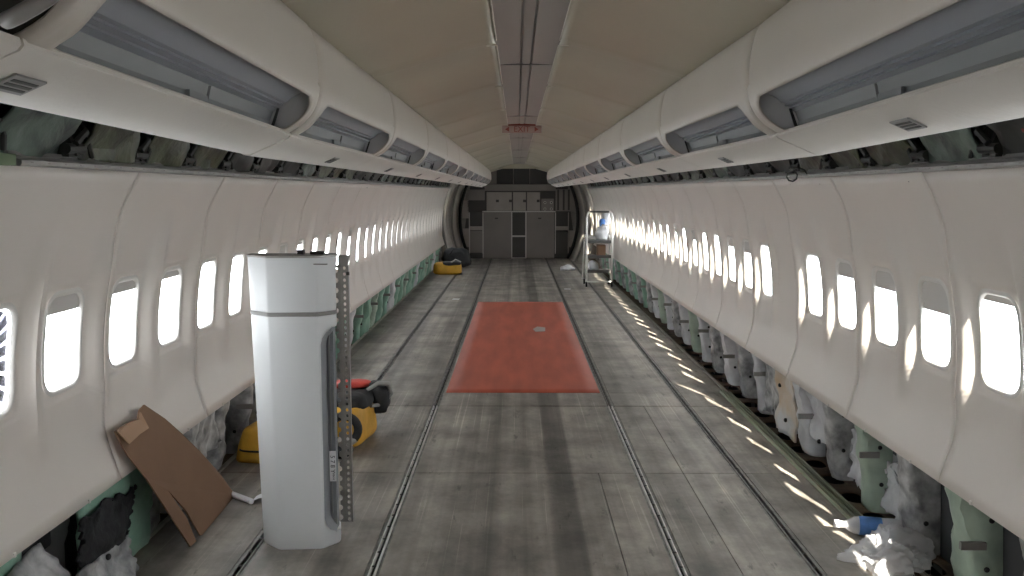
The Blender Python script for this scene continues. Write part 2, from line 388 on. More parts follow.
def seat_track(x, lip, label, y1=YEND, wide=.062):
    t = thing('seat_track', label, 'seat track', (x, 0, 0))
    mb = MB().box(-wide / 2 + .001, YFRONT + .02, -.03, wide / 2 - .001, y1 - .3, -.016)
    mb.build('track_channel', 'trackdark', t, smooth=0)
    for s in (-1, 1):
        prof_ = [(.008, -.016), (.008, .001), (.0095, .0035), (.0145, .0035), (.016, .0005), (.018, -.009), (.018, -.016)]
        for (ya, yb, mm) in ((YFRONT + .02, 6.56, lip), (6.564, y1 - .3, 'trackgrey')):
            MB().prism([(s * a, b) for a, b in prof_], lambda p, q: (p[0], ya + (yb - ya) * q, p[1])).build('track_lip', mm, t, smooth=20)
    for s in (-1, 1): MB().box(min(s * .0185, s * .0298), YFRONT + .02, -.016, max(s * .0185, s * .0298), y1 - .3, -.004).build('track_flange', 'trackgrey', t, smooth=0)
    # round loading mouths along the slot
    n = 40
    studs = MB()
    for i in range(n):
        yy = 2.6 + i * .152
        studs.add([(.0105 * math.cos(a * PI / 5), yy + .0105 * math.sin(a * PI / 5), .0040) for a in range(10)], [tuple(range(10))])
    tag(studs.build('slot_mouth', 'trackdark', t, smooth=0), kind='stuff')
    return t
seat_track(-.657, 'alubright', 'inner left seat track with bright worn lips, left of the red floor sheet')
seat_track(.657, 'alubright', 'inner right seat track with bright worn lips, right of the red floor sheet')
seat_track(-1.231, 'trackgrey', 'outer left seat track with dull lips, running under the white column')
seat_track(1.231, 'trackgrey', 'outer right seat track with dull lips, beside the sunlit floor patches')

# red sheet between the inner tracks
mb = MB(); nx, ny = 10, 40
mb.grid(lambda u, v: (-.612 + 1.232 * u, 7.0 + 5.92 * v, .0025 + .0006 * math.sin(u * 9) * math.sin(v * 17)), nx, ny)
o = mb.build('red_floor_sheet', 'red'); face_inboard(o, (0, 9, 3), .0022)
tag(o, 'large worn red sheet laid on the floor between the inner seat tracks', 'floor sheet')
mb = MB().prism([(0, 0), (.11, .02), (.12, .16), (.03, .2), (-.03, .1)], lambda p, t: (.17 + p[0], 10.1 + p[1] * 2, .004 + .002 * t))
tag(mb.build('paper_scrap', 'greyfab', smooth=0), 'small pale scrap lying on the red floor sheet', 'scrap')
for (x, yy, lab) in ((-1.02, 13.2, 'thin white scrap on the floor left of the far end of the red sheet'), (.73, 14.6, 'small white scrap on the floor between red sheet and cart')):
    mb = MB().prism([(0, 0), (.1, -.02), (.12, .1), (.02, .12)], lambda p, t: (x + p[0], yy + p[1], .001 + .003 * t)); tag(mb.build('paper_scrap', 'paper', smooth=0), lab, 'scrap')

# green rails along the right floor edge
def rail(x, y0, y1, wdt, h, m, label):
    poly = [(-wdt, 0), (-wdt, h), (-wdt * .35, h), (-wdt * .35, h * .2), (wdt * .35, h * .2), (wdt * .35, h), (wdt, h), (wdt, 0)]
    o = MB().prism(poly, lambda p, t: (x + p[0], y0 + (y1 - y0) * t, p[1])).build('floor_rail', m, smooth=0)
    return tag(o, label, 'rail')
rail(1.597, 4.15, 7.02, .015, .022, 'railgreen', 'green metal rail on the floor edge, the one nearer the aisle')
rail(1.648, 4.25, 7.0, .015, .024, 'railgreen', 'green metal rail over the brown trough, the one nearer the right wall').location.z = -.010
rail(1.668, 2.2, 3.93, .009, .014, 'edge', 'thin grey metal rail at the right floor edge behind the plastic bag').location.z = -.006

# ------------------------------------------------------------------ outer shell
def shell(name, m, s, r, z0, z1, y0, y1, n=14, th=.006):
    a0 = math.asin((z0 - ZC) / r); a1 = math.asin(min(1, (z1 - ZC) / r))
    mb = MB().grid(lambda u, v: (s * r * math.cos(a0 + (a1 - a0) * u), y0 + (y1 - y0) * v, ZC + r * math.sin(a0 + (a1 - a0) * u)), n, 2)
    o = mb.build(name, m); face_inboard(o, (0, (y0 + y1) / 2, ZC), th); return struct(o)
for s, nm in ((-1, 'wall_left'), (1, 'wall_right')):
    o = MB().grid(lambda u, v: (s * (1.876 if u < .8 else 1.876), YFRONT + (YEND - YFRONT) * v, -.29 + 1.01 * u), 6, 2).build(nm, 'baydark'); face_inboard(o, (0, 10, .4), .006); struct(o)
    shell(nm, 'ductdark', s, 1.81, 1.60, ZC + 1.81, YFRONT, YEND, 20)
    struct(MB().box(*sorted((s * 1.7275, s * 1.875))[:1], YFRONT, .715, max(s * 1.7275, s * 1.875), YEND, .722).build(nm, 'under', smooth=0))  # added plate stopping sky light falling behind the lower panels
    a, b = sorted((s * 1.562, s * 1.662)); struct(MB().box(a, YFRONT, 1.622, b, YEND, 1.628).build(nm, 'green', smooth=0))  # added strip shutting sky light out of the overhead gap
# forward part behind the camera: plain lining with the entry doorways open to daylight
for s, nm in ((-1, 'wall_left'), (1, 'wall_right')):
    mb = MB()
    for (y0, y1, z0, z1) in ((YFRONT, -1.25, -.03, 1.66), (-.80, .441, -.03, 1.66), (-1.25, -.80, 1.3, 1.66), (-1.25, -.80, -.03, .05)):
        mb.grid(lambda u, v: (s * (arc_x(z0 + (z1 - z0) * u) - .02), y0 + (y1 - y0) * v, z0 + (z1 - z0) * u), 12, 1)
    o = mb.build(nm, 'panel'); face_inboard(o, (0, 0, ZC), .01); struct(o)
struct(MB().box(-1.9, YFRONT - .05, -.3, 1.9, YFRONT, 2.75).build('wall_front', 'panel', smooth=0))
struct(MB().box(-1.9, YEND, -.3, 1.9, YEND + .05, 2.75).build('wall_back', 'galmid', smooth=0))
# the lower shell has the doorways cut: side sills stay, daylight comes over them

# ------------------------------------------------------------------ sidewall panels with windows
NCOL = 28
def make_panel(s, blank=(), shade=(0, 0), ribbed=None):
    """panel in its own frame: y 0..1.016, local x measured on the real cabin radius; s = -1 left, +1 right"""
    mb = MB(); zs0, zs1 = 0.80, 1.30
    P = lambda y, z: (s * panel_x(min(max(y, .0018), 1.0142), z, blank, ribbed), min(max(y, .0018), 1.0142), z)
    for k in (0, 1):
        y0 = k * PITCH
        if k in blank:
            mb.grid(lambda u, v: P(y0 + PITCH * u, zs0 + (zs1 - zs0) * v), 14, 14)
        else:
            patch(mb, P, (y0, y0 + PITCH, zs0, zs1), (y0 + .119, y0 + .389 + (.05 if ribbed == k else 0), WZ0, WZ1), .072, (14, 14), 8)
    mb.grid(lambda u, v: P(1.016 * u, .44 + (zs0 - .44) * v), 28, 8)
    mb.grid(lambda u, v: P(1.016 * u, zs1 + (1.675 - zs1) * v), 28, 9)
    root = thing('sidewall_panel', 'x', 'wall panel')
    o = mb.build('panel_skin', 'panel', root); face_inboard(o, (0, .5, .9), .005)
    gk = MB().grid(lambda u, v: (s * (prof(.445 + 1.228 * u) + .0065 + .004 * 0), -.012 + .024 * v, .445 + 1.228 * u), 24, 1)
    gk = gk.build('seam_backing', 'seam', root); face_inboard(gk, (0, 0, .9), .003)  # added dark backing so no light leaks through the panel joints
    for k in (0, 1):
        if k in blank: continue
        yc = (k + .5) * PITCH
        X = lambda z: prof(z) + 0.0035
        ext = .05 if ribbed == k else 0
        # surround: a rounded ring standing in the hole
        rings = []
        for (gr, dx) in ((.012, -.004), (.004, -.0085), (-.004, -.0075), (-.010, -.001), (-.010, .006), (-.006, .009)):
            rr = rrect(yc - .135 - gr, yc + .135 + ext + gr, WZ0 - gr, WZ1 + gr, .072 + gr, (14, 14), 8)
            rings.append([(s * (X(p[1]) + .008 + dx), p[0], p[1]) for p in rr])
        fr = MB(); n = len(rings[0])
        fr.add([p for r in rings for p in r], [(i * n + j, i * n + (j + 1) % n, (i + 1) * n + (j + 1) % n, (i + 1) * n + j) for i in range(len(rings) - 1) for j in range(n)])
        f = fr.build('window_surround', 'bezel', root, smooth=50)
        # pane
        pn = rrect(yc - .13, yc + .13 + ext, WZ0 + .004, WZ1 - .004, .070, (10, 10), 8)
        mb2 = MB().prism(pn, lambda p, t: (s * (X(p[1]) + .022 + .002 * t), p[0], p[1]))
        mb2.build('window_pane', 'glass', root, smooth=30)
        if shade[k] > 0:
            zb = WZ1 - (WZ1 - WZ0) * shade[k]
            top = [p for p in rrect(yc - .129, yc + .129 + ext, WZ0, WZ1 - .003, .070, (10, 10), 8) if p[1] > zb + .004]
            top.sort(key=lambda p: math.atan2(p[1] - zb, p[0] - yc)); poly = [(yc + .129 + ext, zb)] + top + [(yc - .129, zb)]
            sh = MB().prism(poly, lambda p, t: (s * (X(p[1]) + .014 + .003 * t), p[0], p[1]))
            sh.build('window_shade', 'shade', root, smooth=30)
    if ribbed is not None:
        yc = (ribbed + .5) * PITCH
        ring = rrect(yc - .125, yc + .175, WZ0 + .006, WZ1 - .006, .07, (3, 6), 8)
        rb = MB(); n = len(ring); cy, cz = yc + .025, 1.05
        for i in range(n):
            a = ring[i]; b = ring[(i + 1) % n]
            mid = lambda p, f: (cy + (p[0] - cy) * f, cz + (p[1] - cz) * f)
            q = [(a[0] * .86 + b[0] * .14, a[1] * .86 + b[1] * .14), (a[0] * .14 + b[0] * .86, a[1] * .14 + b[1] * .86)]
            q = [q[0], q[1], (cy + (q[1][0] - cy) * .66, cz + (q[1][1] - cz) * .76), (cy + (q[0][0] - cy) * .66, cz + (q[0][1] - cz) * .76)]
            rb.prism(q, lambda p, t: (s * (prof(p[1]) + .028 + .006 * t), p[0], p[1]))
        rb.build('ribbed_seal', 'bluegrey', root, smooth=0)
    return root
protos = {}
def shades(s, i):
    """shade fractions for window index i counted from the one beside the camera (0 = the one at y 2.727)"""
    Rr = {1: .10, 2: .38, 3: .27, 4: .24, 5: .03, 6: -1, 7: .05, 8: .27, 9: .22, 10: .05, 11: .05, 12: .3, 13: .05}
    Ll = {0: .02, 1: .20, 2: .15, 3: .12, 4: .03, 5: .05, 6: .05, 7: .2, 8: .1}
    d = Rr if s > 0 else Ll
    if i in d: return d[i]
    return [.05, .22, .05, .1][(i * 7 + (3 if s > 0 else 1)) % 4]
for s, side in ((-1, 'left'), (1, 'right')):
    for k in range(-3, 16):
        y0 = SEAM0 + 2 * PITCH * k
        i0 = 2 * k + 2
        sh = tuple(shades(s, i0 + q) for q in (0, 1))
        blank = tuple(q for q in (0, 1) if sh[q] < 0)
        if k < -1: sh = (0.05, 0.05)
        rib = 0 if (s < 0 and k == -1) else None
        key = (s, sh, rib)
        if key in protos: r = dup(protos[key], (0, y0, 0))
        else: r = make_panel(s, blank, sh, rib); protos[key] = r
        r.location = (0, y0 + (.015 if s < 0 else 0), 0)
        if k < -1:
            r.name = 'wall_' + side; r['kind'] = 'structure'
            for q in ('label', 'category'):
                if q in r.keys(): del r[q]
        else:
            r['category'] = 'wall panel'; r['group'] = 'white sidewall panels along the %s side' % side
            r['label'] = 'white curved %s sidewall panel with %s, %s from the camera' % (side, 'one window and a blank bay' if blank else ('a ribbed-edged window' if rib is not None else 'two windows'), ORD[k + 1])

# ------------------------------------------------------------------ upper rails above the panels, overhead clutter
for s, side in ((-1, 'left'), (1, 'right')):
    t = thing('upper_rail', 'long grey metal rail with slots capping the %s sidewall panels' % side, 'rail')
    poly = [(1.500, 1.676), (1.494, 1.682), (1.494, 1.694), (1.508, 1.697), (1.512, 1.706), (1.530, 1.709), (1.534, 1.722), (1.57, 1.722), (1.57, 1.676)]
    y0 = 2.62 if s < 0 else 1.0
    MB().prism([(s * a, b) for a, b in poly], lambda p, q: (p[0], y0 + (19.7 - y0) * q, p[1])).build('rail_body', 'alu', t, smooth=20)
    mb = MB(); yy = y0 + .05
    for i in range(60):
        x = s * 1.4935; mb.box(min(x, x - s * .001), yy, 1.686, max(x, x - s * .001), yy + .012, 1.690); yy += .1
    tag(mb.build('rail_slot', 'grille', t, smooth=0), kind='stuff')
    for i in range(2):
        xx = s * (1.53 + .02 * i); pts = [(xx + .006 * math.sin(j * 2.1), 1.2 + j * .45, 1.732 + .006 * math.sin(j * 1.3 + i)) for j in range(41)]
    if s < 0:
        tag(MB().box(-1.60, .9, 1.676, -1.498, 2.6, 1.71).build('mounting_strip', 'green', smooth=0, bevel=.002), 'green primed mounting strip above the nearest left sidewall panel', 'strip')
# upper frames, blankets, brackets
def bracket_mesh(v):
    mb = MB(); rr = random.Random(v)
    mb.prism([(1.50, 1.72), (1.63, 1.70), (1.60, 1.86), (1.55, 1.84)], lambda p, t: (p[0], -.012 + .024 * t, p[1]))
    mb.box(1.51, -.03 - .02 * rr.random(), 1.715, 1.55, .035, 1.745); mb.tube([(1.515, -.06, 1.74), (1.515, .05, 1.745)], .018, 10); mb.tube([(1.52, .07 + .03 * v, 1.72), (1.51, .09, 1.76), (1.54, .12, 1.80)], .009, 6)
    mb.tube([(1.50, -.02, 1.76), (1.49, .03, 1.80), (1.53, .05, 1.84)], .013, 6)
    return mb
protoB = {}
for s, side in ((-1, 'left'), (1, 'right')):
    for k in range(-3, 31):
        y = SEAM0 + PITCH * k
        v = k % 3
        if (s, v) not in protoB:
            mb = bracket_mesh(v); mb.v = [(s * a, b, c) for a, b, c in mb.v]; o = mb.build('support_bracket', 'ductdark', smooth=30); protoB[(s, v)] = o
        else: o = protoB[(s, v)].copy(); C.objects.link(o)
        o.location = (0, y, 0)
        tag(o, 'dark bracket in the gap above the %s panels, %s from the camera' % (side, ordinal(k + 4)), 'bracket', 'brackets in the gap over the %s sidewall' % side)
def blob_sheet(mb, P, nu, nv, amp, fr, seed, nrm):
    off = Vector((seed * 3.1, seed * 1.7, seed))
    def Q(u, v):
        p = Vector(P(u, v)); n = noise.noise(p * fr + off) + .5 * noise.noise(p * fr * 2.3 + off) + .3 * abs(noise.noise(p * fr * 5 + off))
        return p + Vector(nrm) * amp * n
    return mb.grid(Q, nu, nv)
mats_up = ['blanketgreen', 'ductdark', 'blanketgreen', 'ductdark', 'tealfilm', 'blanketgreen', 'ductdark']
for s, side in ((-1, 'left'), (1, 'right')):
    for k in range(-3, 31):
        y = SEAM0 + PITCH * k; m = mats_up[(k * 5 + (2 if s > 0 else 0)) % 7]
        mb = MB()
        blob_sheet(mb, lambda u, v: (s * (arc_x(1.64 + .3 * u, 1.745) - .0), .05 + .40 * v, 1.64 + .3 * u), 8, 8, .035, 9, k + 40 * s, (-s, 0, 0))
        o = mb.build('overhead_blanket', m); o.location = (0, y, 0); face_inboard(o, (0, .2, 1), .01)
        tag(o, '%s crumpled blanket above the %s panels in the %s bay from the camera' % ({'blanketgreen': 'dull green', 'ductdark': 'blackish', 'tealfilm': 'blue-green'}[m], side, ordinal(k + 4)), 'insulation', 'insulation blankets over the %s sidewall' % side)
mb = MB()
for j in range(4): mb.tube([(-1.50 + .012 * j, 1.55, 1.80), (-1.46 + .01 * j, 1.85, 1.775 + .008 * j), (-1.47 + .014 * j, 2.15, 1.735 + .01 * j), (-1.52, 2.35, 1.73)], .012, 8)
tag(mb.build('wire_bundle', 'wirered', smooth=60), 'dark red wire bundle in the gap over the nearest left panel', 'wires')
mb = MB()
for j in range(3): mb.tube([(1.50 + .012 * j, 2.05, 1.76), (1.47 + .01 * j, 2.4, 1.775 + .01 * j), (1.50 + .012 * j, 2.75, 1.79)], .012, 8)
tag(mb.build('wire_bundle', 'wirered', smooth=60), 'dark red wire bundle in the gap over the nearest right panel', 'wires')
mb = MB(); pts = [(1.40 + .04 * math.cos(a * .7) , 4.6 + .06 * a * .3, 1.69 + .035 * math.sin(a * .7)) for a in range(12)]
tag(mb.tube(pts, .004, 6).build('hanging_wire', 'ductdark', smooth=60), 'thin dark wire loop hanging below the right bins', 'wire')
mb = MB().tube([(-.645, 1.07, 1.800), (-.621, 1.05, 1.802), (-.602, 1.05, 1.812), (-.584, 1.05, 1.823), (-.568, 1.05, 1.836), (-.556, 1.05, 1.86), (-.552, 1.06, 1.90), (-.57, 1.08, 2.0)], .010, 10)
tag(mb.build('air_pipe', 'grille', smooth=60), 'grey curved pipe in the opening before the first left bin', 'pipe')
mb = MB().tube([(-.70, 1.02, 1.84), (-.695, 1.02, 1.875)], .006, 8)
tag(mb.build('steel_rod', 'alu', smooth=60), 'short pale rod in the opening before the first left bin', 'rod')

# ------------------------------------------------------------------ overhead bins
BL = 1.524
BP = [(.70, 2.085), (.650, 2.075), (.618, 2.045), (.602, 1.985), (.597, 1.92), (.600, 1.870), (.615, 1.826), (.645, 1.790), (.675, 1.770), (.694, 1.760)]
bd = [0]
for a, b in zip(BP, BP[1:]): bd.append(bd[-1] + math.dist(a, b))
def bprof(t):
    t = min(max(t, 0), bd[-1]); j = max(q for q in range(len(bd)) if bd[q] <= t); j = min(j, len(BP) - 2)
    f = (t - bd[j]) / (bd[j + 1] - bd[j])
    p0 = BP[max(j - 1, 0)]; p1 = BP[j]; p2 = BP[j + 1]; p3 = BP[min(j + 2, len(BP) - 1)]
    return tuple(.5 * (2 * p1[i] + (-p0[i] + p2[i]) * f + (2 * p0[i] - 5 * p1[i] + 4 * p2[i] - p3[i]) * f * f + (-p0[i] + 3 * p1[i] - 3 * p2[i] + p3[i]) * f ** 3) for i in range(2))
S_OPEN = bd[5] + .018; S_END = bd[-1] - .008
def make_bin(s):
    root = thing('overhead_bin', 'x', 'overhead bin')
    def P(y, t):
        x, z = bprof(t); e = min(y, BL - y)
        q = 1 - sstep(0, .014, e)
        # fascia edge rolls back into the seam and a raised rim runs round the opening
        dy = max(0, .075 - e if e < .075 else 0)
        return (s * (x + .012 * q), min(max(y, .002), BL - .002), z + .004 * q)
    mb = MB()
    mb.grid(lambda u, v: P(BL * u, .90 * 0 + (S_OPEN - .05) * v), 40, 12)
    patch(mb, P, (0, BL, S_OPEN - .05, bd[-1]), (.075, BL - .075, S_OPEN, S_END), [.012, .012, .07, .07][::1] if False else [.055, .055, .012, .012], (40, 10), 5)
    o = mb.build('bin_fascia', 'bin', root, smooth=50); face_inboard(o, (0, .7, 1.6), .006)
    # underside from the lip outboard
    und = [(.690, 1.766), (.688, 1.757), (.694, 1.750), (.760, 1.722), (.805, 1.702), (.822, 1.704), (.829, 1.708), (.830, 1.717), (.826, 1.720), (.80, 1.713), (.70, 1.760)]
    MB().prism([(s * a, b) for a, b in und], lambda p, q: (p[0], .003 + (BL - .006) * q, p[1])).build('bin_underside', 'binunder', root, smooth=50)
    # liner
    lin = [(.606, 1.868), (.640, 1.866), (.664, 1.854), (.680, 1.841), (.692, 1.839), (.688, 1.832), (.704, 1.829), (.699, 1.822), (.717, 1.817), (.728, 1.790), (.724, 1.768), (.694, 1.761)]
    mb = MB(); n = len(lin)
    mb.add([(s * a, y, b) for y in (.05, BL - .05) for a, b in lin], [(i, i + 1, n + i + 1, n + i) for i in range(8)])
    mb.build('bin_liner', 'liner', root, smooth=25, normals=True)
    mb = MB(); mb.add([(s * a, y, b) for y in (.05, BL - .05) for a, b in lin], [(i, i + 1, n + i + 1, n + i) for i in range(8, n - 1)])
    mb.build('back_panel', 'linerdark', root, smooth=25)
    mb = MB(); mb.prism([(s * .716, 1.77), (s * .722, 1.77), (s * .712, 1.812), (s * .706, 1.812)], lambda p, q: (p[0], .86 + .008 * q, p[1])); mb.box(min(s * .714, s * .722), .74, 1.775, max(s * .714, s * .722), .86, 1.790)
    mb.build('latch_plate', 'linerdark', root, smooth=0)
    ep = [bprof(bd[-1] * i / 24) for i in range(9, 25)]; ep = [(x + .007, z - .002) for x, z in ep] + [(.730, 1.768), (.730, 1.80), (.700, 1.845), (.650, 1.880), (.62, 1.93)]
    for yy in (.066, BL - .0705): MB().prism([(s * x, z) for x, z in ep], lambda p, q: (p[0], yy + .0045 * q, p[1])).build('liner_end', 'linerend_lit', root, smooth=0)
    for yy in (.10, BL - .10): MB().prism([(s * .712, 1.768), (s * .720, 1.768), (s * .700, 1.822), (s * .694, 1.822)], lambda p, q: (p[0], yy + .006 * q, p[1])).build('edge_stop', 'ductdark', root, smooth=0)
    # end walls close the box
    prf = [bprof(bd[-1] * i / 24) for i in range(25)] + [(.78, 1.755), (1.24, 1.90), (1.30, 2.0), (1.15, 2.09)]
    for (a, b) in ((.016, .034), (BL - .034, BL - .016)):
        MB().prism([(s * (x + .022), z - .012) for x, z in prf], lambda p, q: (p[0], a + (b - a) * q, p[1])).build('end_wall', 'liner', root, smooth=0)
    mb = MB()
    out = [(.71, 2.078), (1.14, 2.085), (1.29, 2.0), (1.24, 1.90), (.82, 1.765)]
    mb.add([(s * a, y, b) for y in (.03, BL - .03) for a, b in out], [(i, i + 1, 6 + i, 5 + i) for i in range(4)])
    o = mb.build('bin_back', 'grille', root, smooth=0)
    # small air grille in the underside
    gy = .90; sl = (1.750 - 1.702) / (.694 - .805); zz = lambda x: 1.750 + sl * (x - .694) - .0015
    g = MB().prism([(.735, -.045), (.775, -.045), (.775, .045), (.735, .045)], lambda p, q: (s * p[0], gy + p[1], zz(p[0]) - .003 * q)).build('air_grille', 'grille', root, smooth=0)
    mb = MB()
    for j in range(3): mb.prism([(.743 + .010 * j, -.036), (.748 + .010 * j, -.036), (.748 + .010 * j, .036), (.743 + .010 * j, .036)], lambda p, q: (s * p[0], gy + p[1], zz(p[0]) - .003 - .001 * q))
    mb.build('grille_slot', 'ductdark', g, smooth=0)
    return root
BIN0 = 1.026
for s, side in ((-1, 'left'), (1, 'right')):
    first = None
    for k in range(12):
        y = BIN0 + BL * k
        if first is None: first = make_bin(s); r = first
        else: r = dup(first)
        r.location = (0, y, 0)
        if k == 0: tilt = math.radians(-1.25); r.rotation_euler = (tilt, 0, 0); r.location = (0, y + BL - BL * math.cos(tilt) + 1.72 * math.sin(tilt), 1.72 - 1.72 * math.cos(tilt) - BL * math.sin(tilt))
        else: r.rotation_euler = (0, 0, 0); r.scale = (1, 1, 1)
        if k == 0:
            f = .898 if s < 0 else .965
            r.scale = (1, f, 1); r.location.y = y + BL - BL * f * math.cos(tilt) + 1.72 * math.sin(tilt)
        r['label'] = 'open doorless overhead bin on the %s, %s from the camera' % (side, ORD[k]); r['group'] = 'overhead bins along the %s side' % side
    for c in kids(first):
        if c.name.startswith('air_grille'): c.location.y = -.783 if s < 0 else -.10
        if c.name.startswith('end_wall') and min(v.co.y for v in c.data.vertices) < .3: c.data = c.data.copy(); c.data.materials[0] = M['ductdark']  # dark colour stands in for the shadowy interior ahead of the bin
    # underside panel continuing ahead of the first bin
    und = [(.690, 1.766), (.688, 1.757), (.694, 1.750), (.760, 1.722), (.805, 1.702), (.822, 1.704), (.829, 1.708), (.830, 1.717), (.826, 1.720), (.80, 1.713), (.70, 1.760)]
    o = MB().prism([(s * a, b) for a, b in und], lambda p, q: (p[0], -1.3 + 1.296 * q, p[1])).build('bin_underside_panel', 'binunder', smooth=30); o.location = first.location; o.rotation_euler = first.rotation_euler
    tag(o, 'loose underside panel continuing ahead of the first %s bin' % side, 'panel')
    gy = -.9
    MB().box(min(s * .74, s * .785), gy, 1.712, max(s * .74, s * .785), gy + .1, 1.728).build('air_grille', 'grille', o, smooth=0)
    # rear end cap
    cap = [bprof(bd[-1] * i / 24) for i in range(25)] + [(.83, 1.71), (1.24, 1.90), (1.30, 2.0), (1.15, 2.09)]
    o = MB().prism([(s * x, z) for x, z in cap], lambda p, q: (p[0], BIN0 + 12 * BL + .02 * q, p[1])).build('bin_end_cap', 'bin', smooth=0, bevel=.002)
    tag(o, 'white end cap closing the far end of the %s bin row' % side, 'end cap')

# ------------------------------------------------------------------ ceiling
CP = [(.72, 2.06), (.64, 2.085), (.52, 2.118), (.40, 2.155), (.30, 2.187), (.21, 2.212), (.135, 2.226)]
def cprof(u):
    t = u * (len(CP) - 1); j = min(int(t), len(CP) - 2); f = t - j
    return (CP[j][0] + (CP[j + 1][0] - CP[j][0]) * f, CP[j][1] + (CP[j + 1][1] - CP[j][1]) * f)
CS0 = 3.79; CL = 1.49
for s in (-1, 1):
    mb = MB()
    y = CS0 - CL * 3
    while y < 20.5:
        def P(u, v):
            x, z = cprof(u); yy = y + CL * v; e = min(v, 1 - v) * CL
            dome = .026 * math.sin(PI * v) * math.sin(PI * min(1, u * 1.0)) ** .8
            groove = -.006 * (1 - sstep(.02, .09, e)) + .004 * (1 - sstep(0, .012, e))
            return (s * x, y + CL * v, z + dome + groove)
        mb.grid(P, 14, 60); y += CL
    o = mb.build('ceiling', 'ceil', smooth=60); struct(o)
    if sum(p.normal.z * p.area for p in o.data.polygons) > 0: o.data.flip_normals()
    md = o.modifiers.new('t', 'SOLIDIFY'); md.thickness = .006; md.offset = -1
    # bead along the inner edge of each ceiling panel with turned ends
    mb = MB(); y = CS0 - CL * 3
    while y < 20.0:
        pts = [(s * .175, y + .07, 2.217), (s * .150, y + .073, 2.219), (s * .136, y + .085, 2.221), (s * .131, y + .11, 2.222), (s * .131, y + CL - .05, 2.222), (s * .133, y + CL - .01, 2.224)]
        mb.tube(pts, .0032 if s < 0 else .002, 6); y += CL
    struct(mb.build('trim_4' if s < 0 else 'trim_5', 'ceilbead_lit', smooth=60))
st = MB().prism([(-.135, 2.232), (-.03, 2.238), (-.026, 2.246), (.026, 2.246), (.03, 2.238), (.135, 2.232), (.135, 2.26), (-.135, 2.26)], lambda p, q: (p[0], YFRONT + (20.4 - YFRONT) * q, p[1])).build('ceiling', 'ceilstrip', smooth=0)
struct(st)
for x in (-.022, .022): struct(MB().box(x - .0015, YFRONT, 2.2405, x + .0015, 20.4, 2.2475).build('trim_6', 'grille', smooth=0))
mb = MB(); y = 1.5
while y < 20: mb.box(-.135, y, 2.2305, .135, y + .0025, 2.24); y += 3.04
struct(mb.build('trim_7', 'grille', smooth=0))
struct(MB().box(-.018, YFRONT, 2.236, .018, 20.4, 2.243).build('trim_8', 'ceilstrip', smooth=0))
# forward closing of the attic
struct(MB().box(-.75, YFRONT, 2.10, .75, CS0 - CL * 3 - .01, 2.12).build('ceiling', 'ceil', smooth=0))
# end of the ceiling, header
struct(MB().box(-.80, 20.42, 2.13, .80, 20.47, 2.55).build('ceiling', 'ceil', smooth=0, bevel=.004))

# exit sign hanging from the ceiling strip
t = thing('exit_sign', 'faded red hanging sign reading EXIT between two arrows, under the ceiling strip', 'sign', (0.0, 8.5, 2.19))
MB().box(-.185, -.012, -.037, .185, .012, .030).build('sign_face', 'signface', t, smooth=0, bevel=.003)
MB().box(-.13, -.016, .030, .13, .016, .050).build('sign_mount', 'signred', t, smooth=0, bevel=.002)
text('sign_lettering', 'EXIT', .075, 'signred', (0, -.0135, -.004), (PI / 2, 0, 0), t)
for s in (-1, 1):
    MB().prism([(s * .158, -.003), (s * .120, .020), (s * .120, -.026)], lambda p, q: (p[0], -.0145 + .002 * q, p[1])).build('sign_arrow', 'signred', t, smooth=0)
MB().tube([(-.10, 0, .04), (-.10, 0, .06)], .006, 6).build('sign_hanger', 'alu', t); MB().tube([(.10, 0, .04), (.10, 0, .06)], .006, 6).build('sign_hanger', 'alu', t)

# ------------------------------------------------------------------ lower sidewall: wrapped frames and bays
def cover_mesh(seed, wid=.12, amp=.018, top=.66):
    """film-wrapped fuselage frame: inboard edge leans, side faces run to the skin"""
    mb = MB(); off = Vector((seed * 2.3, seed * 5.1, seed * .7))
    def ring(z):
        zi = (z + .04) / (top + .04)
        xin = 1.775 - .10 * zi + .02 * (noise.noise(Vector((z * 5, seed, 0))))
        w0 = wid * (1.30 - .72 * zi)
        pts = []
        for (x, yv) in ((1.872, -w0 * .5), ((1.872 + xin) / 2 + .02, -w0 * .52), (xin + .03, -w0 * .46), (xin + .008, -w0 * .36), (xin, -w0 * .12), (xin, w0 * .12), (xin + .008, w0 * .36), (xin + .03, w0 * .46), ((1.872 + xin) / 2 + .02, w0 * .52), (1.872, w0 * .5)):
            pts.append(Vector((x, yv, z)))
        return pts
    nz = 18; rings = []
    for j in range(nz + 1):
        z = -.035 + (top + .035) * j / nz
        z_ = z
        rr = ring(z)
        # subdivide ring
        pp = []
        for a, b in zip(rr, rr[1:]):
            for q in (0, .5): pp.append(a.lerp(b, q))
        pp.append(rr[-1])
        for p in pp:
            n1 = noise.noise(p * 11 + off); n2 = noise.noise(p * 24 + off * 2); f = 1 - sstep(1.80, 1.87, p.x)
            p += Vector((-(.9 * n1 + .5 * abs(n2)) * amp * f, (n2 * .7 + n1 * .6) * amp * f, 0))
            if p.z > .40: p.x = max(p.x, prof(p.z) + .022 + .006 * n1)
        rings.append(pp)
    n = len(rings[0])
    mb.add([p for r in rings for p in r], [(j * n + i, j * n + i + 1, (j + 1) * n + i + 1, (j + 1) * n + i) for j in range(nz) for i in range(n - 1)])
    mb.add(rings[-1], [tuple(range(n))]); mb.add(rings[0], [tuple(range(n))[::-1]])
    return mb
def disc(mb, c, ax, r, h=.006, n=10):
    c = Vector(c); ax = Vector(ax).normalized(); return mb.tube([c - ax * h * .3, c + ax * h * .5, c + ax * h], [r, r, r * .6], n)
cov = {}
